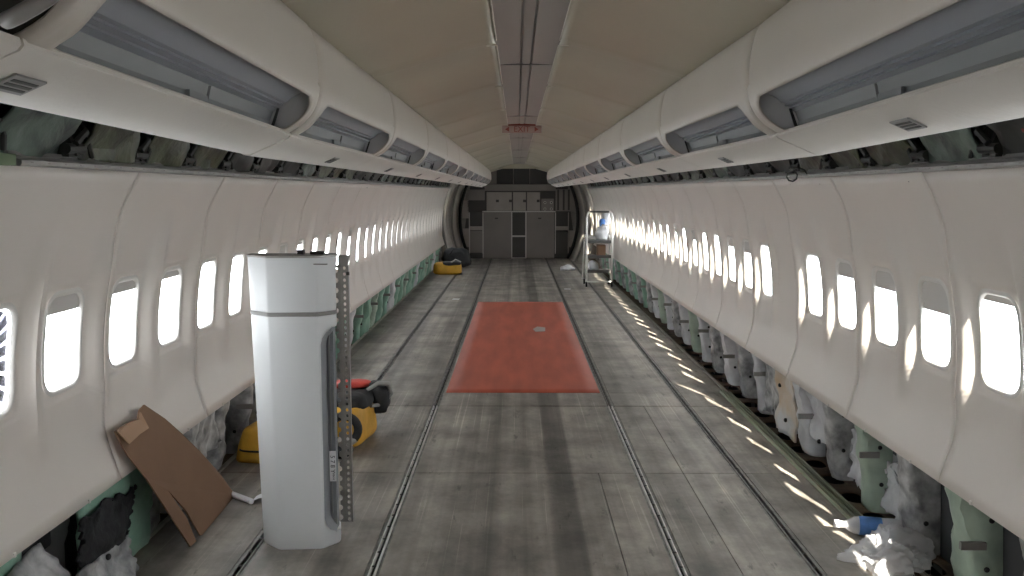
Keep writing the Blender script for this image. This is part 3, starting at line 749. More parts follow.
def make_cover(s, m, seed, wid, amp):
    root = thing('frame_cover', 'x', 'insulation')
    mb = cover_mesh(seed, wid, amp); mb.v = [(s * a, b, c) for a, b, c in mb.v]
    mb.build('film_wrap', m, root, smooth=45)
    rr = random.Random(seed)
    for z in (.10 + .05 * rr.random(), .30 + .05 * rr.random()):
        b = disc(MB(), (s * (1.80 + .02 * rr.random()), -wid * (.66 - .3 * z), z), (0, -1, 0), .011); b.build('fastener', 'button', root, smooth=40)
    # tape strap
    z = .2 + .1 * rr.random()
    if seed % 2: MB().box(min(s * 1.70, s * 1.80), -wid * .60, z, max(s * 1.70, s * 1.80), -wid * .50, z + .03).build('strap', 'greyfab', root, smooth=0)
    return root
def cover_kind(s, k):
    if s > 0:
        special = {-2: 'silver', -1: 'silver', 0: 'palegreen', 1: 'silver', 2: 'palegreen', 3: 'silver', 4: 'whitefilm', 5: 'silver', 6: 'whitefilm', 7: 'silver', 8: 'whitefilm'}
        if k in special: return special[k]
        return ['whitefilm', 'silver', 'whitefilm', 'palegreen'][k % 4] if k < 18 else ['mint', 'silver'][k % 2]
    special = {-2: 'silver', -1: 'silver', 0: 'mint', 1: 'silver', 2: 'silver', 3: 'silver', 4: 'silver', 5: 'silver', 6: 'mint', 7: 'whitefilm'}
    if k in special: return special[k]
    return ['mint', 'mint', 'palegreen', 'mint', 'mint', 'whitefilm'][k % 6]
cname = {'palegreen': 'pale green', 'mint': 'mint green', 'silver': 'silvery', 'whitefilm': 'whitish'}
for s, side in ((-1, 'left'), (1, 'right')):
    cnt = 0
    for k in range(-2, 32):
        if (s < 0 and k in (-1, 0)): continue
        cnt += 1
        y = SEAM0 + PITCH * k; m = cover_kind(s, k); v = (k * 7 + (3 if s > 0 else 0)) % 4
        if (s, m, v) not in cov:
            r = make_cover(s, m, v + 5 * (s > 0) + 1, .125 + .022 * v, .015 + .004 * v); cov[(s, m, v)] = r
        else: r = dup(cov[(s, m, v)])
        r.location = (0, y, 0)
        r['label'] = '%s film-wrapped frame below the %s windows, %s from the camera' % (cname[m], side, ordinal(cnt)); r['group'] = 'wrapped frames below the %s sidewall' % side
# loose bay blankets seen near the camera
def bay(s, y0, y1, m, seed, label, z0=-.03, z1=.56, x0=1.80, x1=1.80, amp=.03, name='bay_blanket', buttons=0, nu=16, nv=16, ragged=0):
    mb = MB()
    def P(u, v):
        z = z0 + (z1 - z0) * v; rg = ragged * noise.noise(Vector((v * 4, seed, 2))) if 0 < u < 1 else ragged * noise.noise(Vector((v * 6, seed + u, 7)))
        zz = z + ragged * .8 * noise.noise(Vector((u * 5, seed, 4))) * (1 if v > .01 else 0)
        return (s * (x0 + (x1 - x0) * v), y0 + (y1 - y0) * u + rg, zz)
    blob_sheet(mb, P, nu, nv, amp, 7, seed, (-s, 0, 0))
    mb.v = [(s * min(1.86, max(abs(a), prof(c) + .022)) if c > .40 else s * min(1.86, abs(a)), b, c) for a, b, c in mb.v]
    o = mb.build(name, m, smooth=60); face_inboard(o, (0, (y0 + y1) / 2, 1), .012)
    rr = random.Random(seed)
    for i in range(buttons):
        yy = y0 + (y1 - y0) * (.3 + .4 * (i % 2)); z = .12 + .2 * i
        disc(MB(), (s * (x0 - .03), yy, z), (-s, 0, 0), .014, .012).build('fastener', 'button', o, smooth=40)
    return tag(o, label, 'insulation')
bay(-1, 3.28, 3.96, 'mint', 3, 'mint green quilted blanket with black buttons beside the cardboard', x0=1.745, x1=1.70, buttons=2, z0=-.02, z1=.6)
bay(-1, 2.60, 2.99, 'mint', 8, 'mint green blanket in the nearest visible left bay, upper half only', x0=1.80, x1=1.74, z0=.28, z1=.6)
bay(-1, 3.24, 3.68, 'foam', 12, 'torn black foam sheet hanging over the green blanket at left', x0=1.69, x1=1.69, z0=.17, z1=.35, amp=.03, name='foam_sheet', ragged=.09, nu=30, nv=20)
bay(-1, 3.12, 3.62, 'silver', 15, 'crumpled silvery sheet on the floor edge below the black foam', x0=1.655, x1=1.70, z0=.005, z1=.17, amp=.04, name='crumpled_sheet', ragged=.04, nu=26, nv=16)
bay(-1, 2.55, 3.14, 'silver', 18, 'large crumpled silvery sheet at the bottom left corner of the view', x0=1.60, x1=1.78, z0=.03, z1=.32, amp=.035, name='crumpled_sheet', ragged=.05, nu=26, nv=18)
bay(-1, 4.55, 4.93, 'silver', 21, 'silvery blanket with a dark tear behind the yellow case', x0=1.76, x1=1.72, z0=.15, z1=.6, amp=.04, ragged=.05, buttons=1)
bay(1, 5.58, 5.95, 'orangefilm', 25, 'whitish blanket with an orange stain below the right windows', x0=1.74, x1=1.70, z0=.0, z1=.56, amp=.03, buttons=2)
bay(1, 5.08, 5.45, 'whitefilm', 27, 'whitish torn blanket next to the orange-stained one, nearer the camera', x0=1.79, x1=1.77, z0=.10, z1=.56, amp=.035, ragged=.06, buttons=1)
bay(1, 4.60, 4.90, 'whitefilm', 31, 'whitish torn sheet low in a dark right bay, second in front of the stain', x0=1.83, x1=1.85, z0=.0, z1=.28, amp=.03, ragged=.08)
bay(1, 4.10, 4.42, 'whitefilm', 35, 'whitish torn sheet low in the dark right bay by the plastic bag', x0=1.82, x1=1.85, z0=.0, z1=.24, amp=.03, ragged=.08)
bay(1, 6.2, 6.45, 'silver', 38, 'silvery crumpled sheet just beyond the orange-stained blanket', x0=1.80, x1=1.77, z0=.0, z1=.5, amp=.03, ragged=.05)

# small white clips along the lower panel edges
clip = None
for s, side in ((-1, 'left'), (1, 'right')):
    for k in range(-1, 8):
        for q, dy in enumerate((.0, .5)):
            y = SEAM0 + 2 * PITCH * k + .26 + dy
            x = s * (prof(.445) + .001)
            if clip is None:
                clip = MB().box(-.004, -.007, -.010, .004, .007, .006).build('panel_clip', 'bezel', smooth=0, bevel=.002); o = clip
            else: o = clip.copy(); C.objects.link(o)
            o.location = (x, y, .446)
            tag(o, 'tiny white clip on the lower edge of the %s panels, %s from the camera' % (side, ORD[2 * (k + 1) + q]), 'clip', 'clips on the lower edge of the %s panels' % side)

# ------------------------------------------------------------------ white column standing at left
col = thing('monument_column', 'tall white moulded column with grey recess standing on the floor at left', 'column', (0, 0, 0))
ZT = 1.315
def foot(z):
    t = z / ZT
    l = -1.206 - .034 * t; r = -.853; b = 3.845
    return [(l, b + .09), (l + .010, b + .075), (l + .085 + .01 * t, b + .006), (l + .10 + .01 * t, b), (r - .075, b + .012), (r - .06, b + .02), (r - .006, b + .085), (r - .001, b + .10), (r - .013, b + .165), (r - .022, b + .175), (l + .012, b + .175), (l, b + .165)]
mb = MB(); zs = [0, .004, .012, .10, .3, .6, .9, 1.050, 1.056, 1.062, 1.072, 1.078, 1.084, 1.2, 1.30, ZT]
rings = []
for z in zs:
    f = foot(z); cx = sum(p[0] for p in f) / 12; cy = sum(p[1] for p in f) / 12; sc_ = 1.0
    if z == 0: sc_ = .97
    if z == .004: sc_ = .985
    if z in (1.056, 1.078): sc_ = .985
    if z in (1.062, 1.072): sc_ = .99
    rings.append([(cx + (p[0] - cx) * sc_, cy + (p[1] - cy) * sc_, z) for p in f])
n = 12
mb.add([p for r in rings for p in r], [(j * n + i, j * n + (i + 1) % n, (j + 1) * n + (i + 1) % n, (j + 1) * n + i) for j in range(len(zs) - 1) for i in range(n)] + [tuple(range(n))[::-1], tuple((len(zs) - 1) * n + i for i in range(n))])
shellc = mb.build('column_shell', 'column', col, smooth=28)
cut = MB(); rp = rrect(-.935, -.60, .088, 1.010, [.075, .01, .01, .075], (12, 30), 8)
rp = rrect(-.912, -.60, .058, 1.010, [.080, .02, .02, .085], (12, 30), 8)
# sheared cut so its edge follows the taper
cut.prism(rp, lambda p, t: (p[0], 3.60 + .95 * t, p[1]))
cto = cut.build('cutter', 'recess', smooth=0)
md = shellc.modifiers.new('cut', 'BOOLEAN'); md.object = cto; md.operation = 'DIFFERENCE'; md.solver = 'EXACT'
dg = bpy.context.evaluated_depsgraph_get(); me = bpy.data.meshes.new_from_object(shellc.evaluated_get(dg))
shellc.modifiers.clear(); shellc.data = me
while len(me.materials) > 1: me.materials.pop()
me.polygons.foreach_set('material_index', [0] * len(me.polygons)); me.set_sharp_from_angle(angle=math.radians(28))
bpy.data.objects.remove(cto)
# grey liner inside the recess: rounded tray with a darker inner band
mb = MB()
def tray(ins, y0, y1, x1=-.850):
    rr = rrect(-.912 + ins, -.60, .058 + ins, 1.010 - ins, [.085 - ins * .6, .02, .02, .085 - ins * .6], (12, 30), 8)
    return [(min(p[0], -.868), p[1]) for p in rr], y0, y1
pl, a, b = tray(-.001, 3.935, 3.985)
mb.prism(pl, lambda p, t: (p[0], a + (b - a) * t + 0, p[1])); mb.build('recess_tray', 'recess', col, smooth=30)
# bevelled rim following the cut
rim = MB(); A0 = rrect(-.911, -.60, .059, 1.009, [.084, .02, .02, .084], (12, 30), 8); A1 = rrect(-.897, -.60, .076, .992, [.07, .02, .02, .07], (12, 30), 8)
n = len(A0); vs = []
for (A, yy) in ((A0, 3.872), (A1, 3.938)):
    for p in A:
        x = min(p[0], -.866); vs.append((x, yy + max(0, x + .895) * .9 * (1 if yy < 3.9 else .1), p[1]))
rim.add(vs, [(i, (i + 1) % n, n + (i + 1) % n, n + i) for i in range(n) if A0[i][0] < -.62 or A0[(i + 1) % n][0] < -.62])
o = rim.build('recess_rim', 'liner', col, smooth=40)
MB().box(-.889, 3.925, .14, -.884, 3.934, .97).build('dark_strip', 'linerdark', col, smooth=0)
MB().box(-.874, 3.925, .50, -.869, 3.934, .74).build('dark_strip', 'linerdark', col, smooth=0)
bnd = MB(); br = []
for z, q_ in ((1.058, .99), (1.061, 1.012), (1.073, 1.012), (1.076, .99)):
    f = foot(z); cx = sum(p[0] for p in f) / 12; cy = sum(p[1] for p in f) / 12; br.append([(cx + (p[0] - cx) * q_, cy + (p[1] - cy) * q_, z) for p in f])
bnd.add([p for r in br for p in r], [(j * 12 + i, j * 12 + (i + 1) % 12, (j + 1) * 12 + (i + 1) % 12, (j + 1) * 12 + i) for j in range(3) for i in range(12)])
bnd.build('band_strip', 'grille', col, smooth=30)
# top cap and odds
f = foot(ZT)
MB().prism([(p[0] * 1.0 - (.004 if p[0] < -1 else -.010), p[1] - (.004 if p[1] < 3.9 else 0)) for p in f], lambda p, q: (p[0], p[1], ZT + .010 * q)).build('top_cap', 'alu', col, smooth=0, bevel=.002)
MB().box(-.93, 3.853, 1.285, -.87, 3.862, 1.290).build('top_slot', 'grille', col, smooth=0)
MB().box(-1.02, 3.93, ZT + .01, -.99, 3.96, ZT + .03).box(-.96, 3.92, ZT + .01, -.90, 3.95, ZT + .024).build('top_latch', 'ductdark', col, smooth=0, bevel=.003)
MB().prism([(-1.205, 1.10), (-1.212, 1.10), (-1.212, 1.055), (-1.203, 1.055)], lambda p, q: (p[0], 3.93 + .02 * q, p[1])).build('edge_clip', 'ductdark', col, smooth=0)
# perforated rail up the back edge: scalloped strip + holed strip
mb = MB(); zt0, zt1 = .065, 1.27
N = 44; hz = (zt1 - zt0) / N
def PY(yv): return lambda u, v: (u - .031, yv, v)
for i in range(N):
    z0 = zt0 + i * hz
    patch(mb, PY(4.022), (-.812, -.784, z0, z0 + hz), (-.804, -.792, z0 + .006, z0 + hz - .006), .0055, (4, 4), 2)
o = mb.build('holed_strip', 'alu', col, smooth=0); face_inboard(o, (-.8, 0, .6), .004)
mb = MB()
pts = [(-.812, zt0), (-.812, zt1)]
poly = [(-.812, zt1), (-.812, zt0)]
N2 = 26; hz = (zt1 - zt0) / N2
for i in range(N2):
    z0 = zt0 + i * hz
    poly += [(-.838, z0), (-.838, z0 + hz * .22)] + [(-.838 + .012 * math.sin(PI * a / 6), z0 + hz * (.22 + .56 * (1 - math.cos(PI * a / 6)) / 2)) for a in range(1, 6)] + [(-.838, z0 + hz * .78)]
poly += [(-.838, zt1)]
mb.prism(poly, lambda p, t: (p[0] - .031, 4.021 + .005 * t, p[1])); mb.build('scalloped_strip', 'alu', col, smooth=0)
mb = MB().box(-.784, 4.02, zt0, -.781, 4.045, zt1); mb.v = [(x - .031, y, z) for x, y, z in mb.v]; mb.build('rail_flange', 'grille', col, smooth=0)
MB().prism([(-.81, 1.265), (-.77, 1.265), (-.755, 1.315), (-.81, 1.315)], lambda p, q: (p[0] - .045, 4.01 + .02 * q, p[1])).build('top_bracket', 'alu', col, smooth=0, bevel=.001)
MB().box(-.818, 4.010, 1.225, -.806, 4.025, 1.24).build('clamp_screw', 'ductdark', col, smooth=0)
# paper label
lb = MB().box(-.893, 3.916, .295, -.864, 3.919, .435).build('paper_label', 'paper', col, smooth=0)
text('label_writing', '5 7 8 Y', .028, 'ink', (-.879, 3.9152, .375), (PI / 2, PI / 2, 0), col)
text('label_print', 'PIN 4', .013, 'ink', (-.876, 3.9152, .318), (PI / 2, PI / 2, 0), col)

# ------------------------------------------------------------------ cardboard leaning on the left wall
q0 = Vector((-1.520, 3.875, .006)); q1 = Vector((-1.545, 4.62, .006)); q2 = Vector((-1.655, 3.775, .690)); q3 = Vector((-1.650, 3.470, .640))
ex = (q1 - q0).normalized(); nrm = ex.cross(Vector((q3 - q0))).normalized(); ey = nrm.cross(ex)
def C2(p): d = p - q0; return (d.dot(ex), d.dot(ey))
outline = [(-.014, .002), (.062, -.004), (.020, .125), (-.091, .297), (.040, .150), (.124, -.001), (.171, -.015), (.697, -.009), (.573, .157), (.390, .327), (.213, .473), (.077, .583), (-.085, .691), (-.148, .680), (-.179, .651), (-.285, .661), (-.402, .659), (-.349, .540), (-.247, .405), (-.12, .18)]
def CW(p, t):
    v = q0 + ex * p[0] + ey * p[1] + nrm * (.006 * (t - .5))
    v += nrm * .008 * math.sin(p[0] * 5 + 1) * math.sin(p[1] * 4)
    if p[1] > .6 and -.36 < p[0] < -.05: v += nrm * .0
    return v
cb = MB().prism(outline, CW)
o = cb.build('cardboard_sheet', ['card'], smooth=0)
bm = bmesh.new(); bm.from_mesh(o.data); bmesh.ops.triangulate(bm, faces=[f for f in bm.faces if len(f.verts) > 4], ngon_method='EAR_CLIP'); bm.to_mesh(o.data); bm.free()
tag(o, 'brown cardboard sheet with a slit leaning against the left wall', 'cardboard')
fl = MB().prism([(-.395, .655), (-.285, .657), (-.182, .648), (-.155, .672), (-.168, .600), (-.26, .600), (-.372, .590)], lambda p, t: CW(p, t) + nrm * (.008 + .022 * (p[1] < .62)))
o2 = fl.build('folded_flap', 'cardedge', o, smooth=0)
ln = None

# roll of paper on the floor between cardboard and column
t = thing('paper_roll', 'small white rolled paper lying between cardboard and white column', 'paper', (-1.47, 4.47, 0))
MB().tube([(-.10, .09, .016), (.06, -.04, .016)], .015, 12).build('rolled_part', 'paper', t, smooth=50)
MB().grid(lambda u, v: (.05 + .10 * u, -.05 + .13 * v, .004 + .035 * math.sin(u * 2.4) * (1 - .4 * v)), 8, 6).build('loose_end', 'paper', t, smooth=60)

# ------------------------------------------------------------------ soft boxes for bags
def soft_box(mb, c, size, rad, seed=0, amp=.0, n=12, top=1.0, rot=0):
    """superellipsoid-like padded box"""
    c = Vector(c); off = Vector((seed, seed * 2, seed * 3)); e = rad
    def sp(v_, p): return math.copysign(abs(v_) ** p, v_)
    def P(u, v):
        a = u * 2 * PI; b = (v - .5) * PI
        x = sp(math.cos(b), e) * sp(math.cos(a), e); y = sp(math.cos(b), e) * sp(math.sin(a), e); z = sp(math.sin(b), e)
        k = 1 - (1 - top) * (z * .5 + .5)
        p = Vector((x * size[0] / 2 * k, y * size[1] / 2 * k, z * size[2] / 2))
        nn = noise.noise(p * 8 + off) * amp + abs(noise.noise(p * 17 + off)) * amp * .5
        p *= (1 + nn / max(.05, p.length))
        p = Matrix.Rotation(rot, 3, 'Z') @ p
        return c + p
    return mb.grid(P, 4 * n, 2 * n, closed_u=True)

# yellow case left of the column
t = thing('yellow_case', 'soft yellow case on the floor, seen left of the white column', 'case', (-1.50, 5.30, 0), -.12)
soft_box(MB(), (0, 0, .105), (.40, .44, .21), .2, 3, .010, 12, .80).build('case_body', 'yellow', t, smooth=60)
MB().tube([(.182 * math.cos(a) * (1 if True else 0) if False else .17 * math.copysign(abs(math.cos(a)) ** .35, math.cos(a)) * 1.04, .222 * math.copysign(abs(math.sin(a)) ** .35, math.sin(a)) * 1.03, .085) for a in [2 * PI * i / 40 for i in range(40)]], .006, 6, closed=True).build('zip_line', 'black', t, smooth=60)
MB().tube([(-.05, -.08, .225), (-.05, -.04, .26), (-.05, .05, .26), (-.05, .09, .225)], .010, 8).build('carry_handle', 'black', t, smooth=60)
# yellow tool bag right of the column
t = thing('tool_bag', 'open yellow and black tool bag on the floor, right of the white column', 'bag', (-1.16, 5.62, 0), -.15)
soft_box(MB(), (0, 0, .13), (.34, .52, .26), .4, 6, .012, 10, .9).build('bag_body', 'yellow', t, smooth=60)
soft_box(MB(), (.01, .06, .265), (.33, .44, .10), .5, 9, .03, 10, .8).build('bag_top', 'black', t, smooth=60)
soft_box(MB(), (.15, .24, .24), (.15, .20, .20), .5, 11, .03, 8, .8).build('side_pocket', 'black', t, smooth=60)
MB().tube([(.10 + .03 * math.cos(a) , -.27 - .02 * math.sin(a) + .0, .135 + .095 * math.sin(a)) if False else (.095 + .085 * math.cos(a), -.275 + .02 * math.cos(a), .15 + .085 * math.sin(a)) for a in [2 * PI * i / 28 for i in range(28)]], .026, 10, closed=True).build('coiled_strap', 'black', t, smooth=60)
MB().tube([(.13, .08, .32), (.19, .12, .355), (.235, .20, .34), (.235, .26, .26), (.20, .19, .20), (.16, .06, .22)], [.012, .016, .018, .018, .016, .012], 10).build('webbing_strap', 'greyfab', t, smooth=60)
soft_box(MB(), (.10, -.36, .030), (.12, .18, .06), .6, 14, .02, 8).build('end_flap', 'black', t, smooth=60)
soft_box(MB(), (.10, -.29, .080), (.15, .14, .04), .6, 15, .02, 8).build('grey_pad', 'greyfab', t, smooth=60)
o = soft_box(MB(), (-1.14, 5.80, .335), (.24, .14, .045), .6, 17, .02, 8).build('red_cloth', 'redfab', smooth=60)
tag(o, 'bright red cloth lying on top of the yellow tool bag', 'cloth')
# far yellow bag and black bags
t = thing('yellow_case', 'yellow case with black straps lying on the floor by the far left wall', 'case', (-1.40, 17.35, 0), .05)
soft_box(MB(), (0, 0, .12), (.58, .34, .24), .4, 21, .012, 8, .9).build('case_body', 'yellow', t, smooth=60)
soft_box(MB(), (.08, -.05, .22), (.36, .26, .07), .6, 23, .03, 8).build('strap_pile', 'black', t, smooth=60)
MB().tube([(.05, -.15, .23), (.16, -.17, .30), (.26, -.12, .25)], .013, 8).build('carry_strap', 'greyfab', t, smooth=60)
t = thing('black_bag', 'large black bag against the far left wall, behind the yellow case', 'bag', (-1.33, 18.9, 0))
soft_box(MB(), (0, 0, .21), (.68, .5, .42), .6, 31, .03, 8, .75).build('bag_body', 'black', t, smooth=60)
MB().tube([(-.12, -.24, .30), (-.05, -.28, .40), (.10, -.28, .40), (.17, -.24, .30)], .014, 8).build('bag_handle', 'black', t, smooth=60)

# ------------------------------------------------------------------ bottle and plastic bag, right front
t = thing('water_bottle', 'small plastic bottle with blue label lying by the right floor rail', 'bottle', (1.60, 4.03, .046), 0)
t.scale = (1.25, 1.25, 1.25)
t.rotation_euler = (0, 0, math.radians(-12))
def lathe_x(mb, pr, n=20): return mb.grid(lambda u, v: (lambda k: (lambda a, b: (a, b * math.cos(2 * PI * u), b * math.sin(2 * PI * u)))(*k))(pr[int(round(v * (len(pr) - 1)))]), n, len(pr) - 1, closed_u=True)
lathe_x(MB(), [(-.105, .013), (-.085, .013), (-.07, .022), (-.05, .032), (-.02, .034), (.0, .032), (.06, .034), (.10, .034), (.115, .028), (.118, .0)]).build('bottle_body', 'bottle', t, smooth=50)
lathe_x(MB(), [(-.035, .0348), (.045, .0348)]).build('bottle_label', 'bluelabel', t, smooth=50)
lathe_x(MB(), [(-.122, .0), (-.122, .015), (-.103, .015), (-.102, .0)]).build('bottle_cap', 'paper', t, smooth=30)
mb = MB(); off = Vector((4, 7, 1))
def PB(u, v):
    a = 2 * PI * u; b = v * PI / 2
    rx = .21 * (1 + .18 * math.sin(3 * a + 1) + .1 * math.sin(5 * a)); ry = .19 * (1 + .15 * math.sin(2 * a + .5))
    p = Vector((math.cos(a) * math.cos(b) ** .6 * rx if b < PI / 2 - 1e-6 else 0, math.sin(a) * (math.cos(b) ** .6 if b < PI / 2 - 1e-6 else 0) * ry, .100 * math.sin(b) * (1 + .35 * math.sin(a * 2 - .6) + .35 * math.cos(a))))
    n = abs(noise.noise(p * 13 + off)) * .055 + abs(noise.noise(p * 30 + off)) * .030
    q = p * (1 - n / max(.08, p.length)); q.z = max(.002, q.z); return q
mb.grid(PB, 110, 44, closed_u=True)
o = mb.build('plastic_bag', 'bag', smooth=75); o.location = (1.57, 3.73, .001); o.rotation_euler = (0, 0, .2)
tag(o, 'crumpled thin white plastic bag on the floor at the lower right', 'plastic bag')

# ------------------------------------------------------------------ wheeled cart near the far right
ct = thing('shelf_cart', 'white tubular shelf cart standing near the far right wall', 'cart', (1.345, 15.25, 0))
W2 = .215; D2 = .25
for sx in (-1, 1):
    fr = [(sx * W2, -D2, .09), (sx * W2, -D2, 1.18), (sx * (W2 - .015), -D2 + .01, 1.24), (sx * (W2 - .05), -D2 + .03, 1.27)]
    MB().tube(fr, .018, 10).build('front_post', 'whitepaint', ct, smooth=60)
    MB().tube([(sx * (W2 + .03), D2, .09), (sx * (W2 + .0), D2, .82), (sx * (W2 - .01), D2 - .04, .86)], .014, 8).build('rear_post', 'whitepaint', ct, smooth=60)
    for yy in (-D2, D2):
        w_ = MB().tube([(sx * W2 - .012, yy, .045), (sx * W2 + .012, yy, .045)], .044, 16); wh = w_.build('caster', 'rubber', ct, smooth=30)
MB().tube([(-W2 + .05, -D2 + .03, 1.27), (W2 - .05, -D2 + .03, 1.27)], .016, 8).build('push_handle', 'shelf', ct, smooth=60)
for z in (.77, .52, .27):
    mb = MB().box(-W2, -D2, z - .02, W2, D2, z); mb.box(-W2, -D2 - .006, z - .03, W2, -D2, z + .02); mb.build('shelf', 'shelf', ct, smooth=0, bevel=.002)
MB().tube([(-W2, -D2, .09), (W2, -D2, .09)], .012, 8).build('bottom_rail', 'whitepaint', ct, smooth=60)
def cart_item(nm, o, lab, cat): o.location = Vector(o.location) + Vector((1.345, 15.25, 0)); tag(o, lab, cat)
cart_item('a', soft_box(MB(), (.07, -.05, .90), (.22, .25, .26), .8, 41, .06, 8).build('plastic_bundle', 'whitefilm', smooth=60), 'bundle of white plastic on the top shelf of the cart', 'bundle')
cart_item('b', soft_box(MB(), (.06, -.02, 1.07), (.10, .10, .14), .8, 43, .02, 8).build('blue_rag', 'blue', smooth=60), 'bright blue rag on the white bundle on the cart', 'rag')
cart_item('b2', soft_box(MB(), (.15, .04, 1.16), (.13, .14, .22), .8, 44, .04, 8).build('paper_wad', 'whitefilm', smooth=60), 'wad of white paper hanging at the upper right of the cart', 'paper')
cart_item('c', soft_box(MB(), (-.12, -.05, .82), (.18, .2, .10), .8, 46, .04, 8).build('grey_rag', 'greyfab', smooth=60), 'greyish rag on the left of the top cart shelf', 'rag')
cart_item('d', soft_box(MB(), (-.09, -.05, .345), (.16, .2, .15), .7, 48, .04, 8).build('plastic_bundle', 'whitefilm', smooth=60), 'bundle of white plastic on the lowest shelf of the cart', 'bundle')
cart_item('e', MB().box(-.02, -.12, .522, .12, .1, .70).build('cardboard_box', 'card', smooth=0, bevel=.003), 'small brown box on the middle shelf of the cart', 'box')
o = soft_box(MB(), (0, 0, .045), (.28, .2, .10), .8, 52, .05, 8).build('plastic_bundle', 'whitefilm', smooth=60); o.location = (.99, 18.2, 0)
tag(o, 'white plastic lying on the floor just left behind the cart', 'bundle')

# ------------------------------------------------------------------ door zone and galley
def gx(px): return -.045 + (px - 517) / 40.8
def gz(py): return 1.6 - (py - 192) / 40.45
R2 = {0: 1.735, 1: 1.72, 2: 1.66, 3: 1.60, 4: 1.56, 5: 1.50}
ydz = [19.75, 19.95, 20.0, 20.55, 20.62, 21.45, 21.50]
rdz = [1.715, 1.70, 1.62, 1.57, 1.53, 1.46, 1.42]
for s, nm, side in ((-1, 'wall_left', 'left'), (1, 'wall_right', 'right')):
    for i in range(6):
        def P(u, v):
            z = -.03 + 2.2 * u; r = rdz[i] + (rdz[i + 1] - rdz[i]) * v; R_ = 1.95; x = r - (R_ - math.sqrt(max(.01, R_ * R_ - (z - .95) ** 2)))
            return (s * x, ydz[i] + (ydz[i + 1] - ydz[i]) * v, z)
        o = MB().grid(P, 16, 2).build('door_%d' % (1 if s < 0 else 2) if i == 4 or i == 2 else nm, 'doordark' if i in (0, 3, 5) else 'door', smooth=60)
        face_inboard(o, (0, 20.5, 1), .01); struct(o)
    # dark tube standing in for the shaded gap between galley and lining
    pts = [(s * (1.415 - (1.95 - math.sqrt(1.95 ** 2 - (z - .95) ** 2))), 21.47, z) for z in [.0 + .1 * i for i in range(20)]]
    struct(MB().tube(pts, .035, 8).build('trim_%d' % (9 if s < 0 else 10), 'under', smooth=60))
    struct(MB().prism([(s * 1.40, 0), (s * 1.85, 0), (s * 1.85, 2.5), (s * 1.0, 2.5), (s * 1.15, 1.9)], lambda p, q: (p[0], 21.52 + .02 * q, p[1])).build(nm, 'doordark', smooth=0))
    MB()
gl = thing('galley', 'dark grey galley unit with doors and cubbies across the far end', 'galley', (0, 21.5, 0))
def gbox(nm, x0, x1, y0, y1, m, d0=-.02, d1=.03, bev=.004, parent=None):
    return MB().box(gx(x0), d0, gz(y1), gx(x1), d1, gz(y0)).build(nm, m, parent or gl, smooth=0, bevel=bev)
cx = lambda p: 440 + p / 6.4
cyy = lambda p: 180 + p / 6.4
def G(nm, a, b, c, d, m, d0=-.02, d1=.03, **k): return gbox(nm, cx(a), cx(b), cyy(c), cyy(d), m, d0, d1, **k)
G('galley_body', 145, 868, 26, 500, 'galdark', .03, .35)
for (a, b) in ((281, 455), (552, 727)):
    d = G('galley_door', a, b, 204, 488, 'galmid'); G('door_edge', a - 4, a + 1, 204, 488, 'galtrim', -.028, -.019, parent=d, bev=0); 
    G('door_handle', (a + b) / 2 - 14, (a + b) / 2 + 6, 236, 244, 'galdark', -.03, -.02, parent=d, bev=0)
for (c, e) in ((210, 346), (358, 484)): G('trolley_bay', 464, 544, c, e, 'galdark', .0, .03)
G('bay_post', 456, 463, 200, 492, 'galtrim', -.025, .03); G('bay_post', 545, 552, 200, 492, 'galtrim', -.025, .03)
G('bay_shelf', 463, 545, 347, 356, 'galtrim', -.02, .03); G('kick_strip', 460, 550, 485, 493, 'galtrim', -.03, .03)
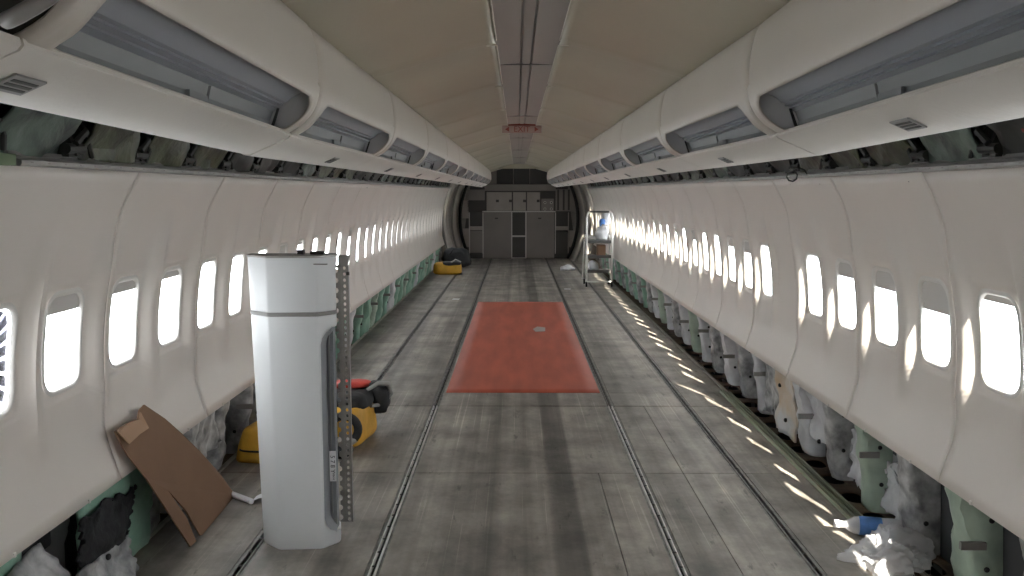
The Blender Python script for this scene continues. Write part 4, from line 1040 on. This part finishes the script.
for i, (a, b) in enumerate(((302, 460), (468, 549), (556, 638))):
    d = G('upper_door', a, b, 78, 192, 'galgrey', -.03, .03)
    xs = (370, 452) if i == 0 else ((540,) if i == 1 else (626,))
    for x in xs: G('door_latch', x - 9, x + 9, 124, 140, 'galdark', -.04, -.029, parent=d)
pp = G('power_panel', 646, 724, 118, 192, 'galmid', -.02, .03)
for x in (668, 708):
    for z in (142, 182): 
        d = MB().tube([(gx(cx(x)), -.025, gz(cyy(z))), (gx(cx(x)), -.05, gz(cyy(z)))], .035, 12).build('panel_knob', 'galtrim', gl); disc(MB(), (gx(cx(x)), -.055, gz(cyy(z))), (0, -1, 0), .018).build('knob_centre', 'button', d)
G('cubby', 646, 724, 72, 112, 'galdark', 0, .03)
G('top_band', 290, 735, 30, 70, 'galmid', -.01, .03); G('counter_edge', 275, 735, 194, 202, 'galtrim', -.04, .03)
G('side_column', 180, 290, 62, 128, 'galmid', -.01, .03); G('side_column', 180, 286, 132, 196, 'galdark', .0, .03)
for (a, b) in ((196, 274), (738, 814)):
    G('side_bay', a, b, 204, 284, 'galdark', .0, .03); G('side_shelf', a, b, 290, 314, 'galgrey', -.02, .03)
    G('side_door', a, b, 320, 455, 'galdark' if a > 500 else 'galmid', -.0, .03); G('side_post', a - 6, a, 204, 460, 'galtrim', -.02, .03); G('side_post', b, b + 5, 204, 460, 'galgrey', -.02, .03)
G('outer_panel', 150, 190, 304, 420, 'galgrey', .0, .03); G('outer_panel', 822, 866, 316, 420, 'galgrey', .0, .03); G('outer_panel', 735, 865, 60, 196, 'galmid', .01, .03)
for x in (745, 780, 812): G('vent_strip', x, x + 12, 62, 190, 'galdark', .0, .02)
G('outer_panel', 150, 188, 130, 240, 'galgrey', .0, .03)
# panels over the galley
hd = thing('header_panel', 'row of dark panels above the galley at the far end', 'panel', (0, 21.6, 0))
for (a, b) in ((497, 513), (514, 529), (530, 547)): MB().box(gx(a), 0, gz(184), gx(b), .03, gz(169)).build('panel_face', 'galdark', hd, smooth=0, bevel=.003)
MB().box(gx(494), -.02, gz(187), gx(549), .04, gz(184.6)).build('lower_rail', 'galmid', hd, smooth=0)
MB().box(gx(490), .032, gz(186), gx(553), .06, gz(160)).build('back_face', 'galmid', hd, smooth=0)
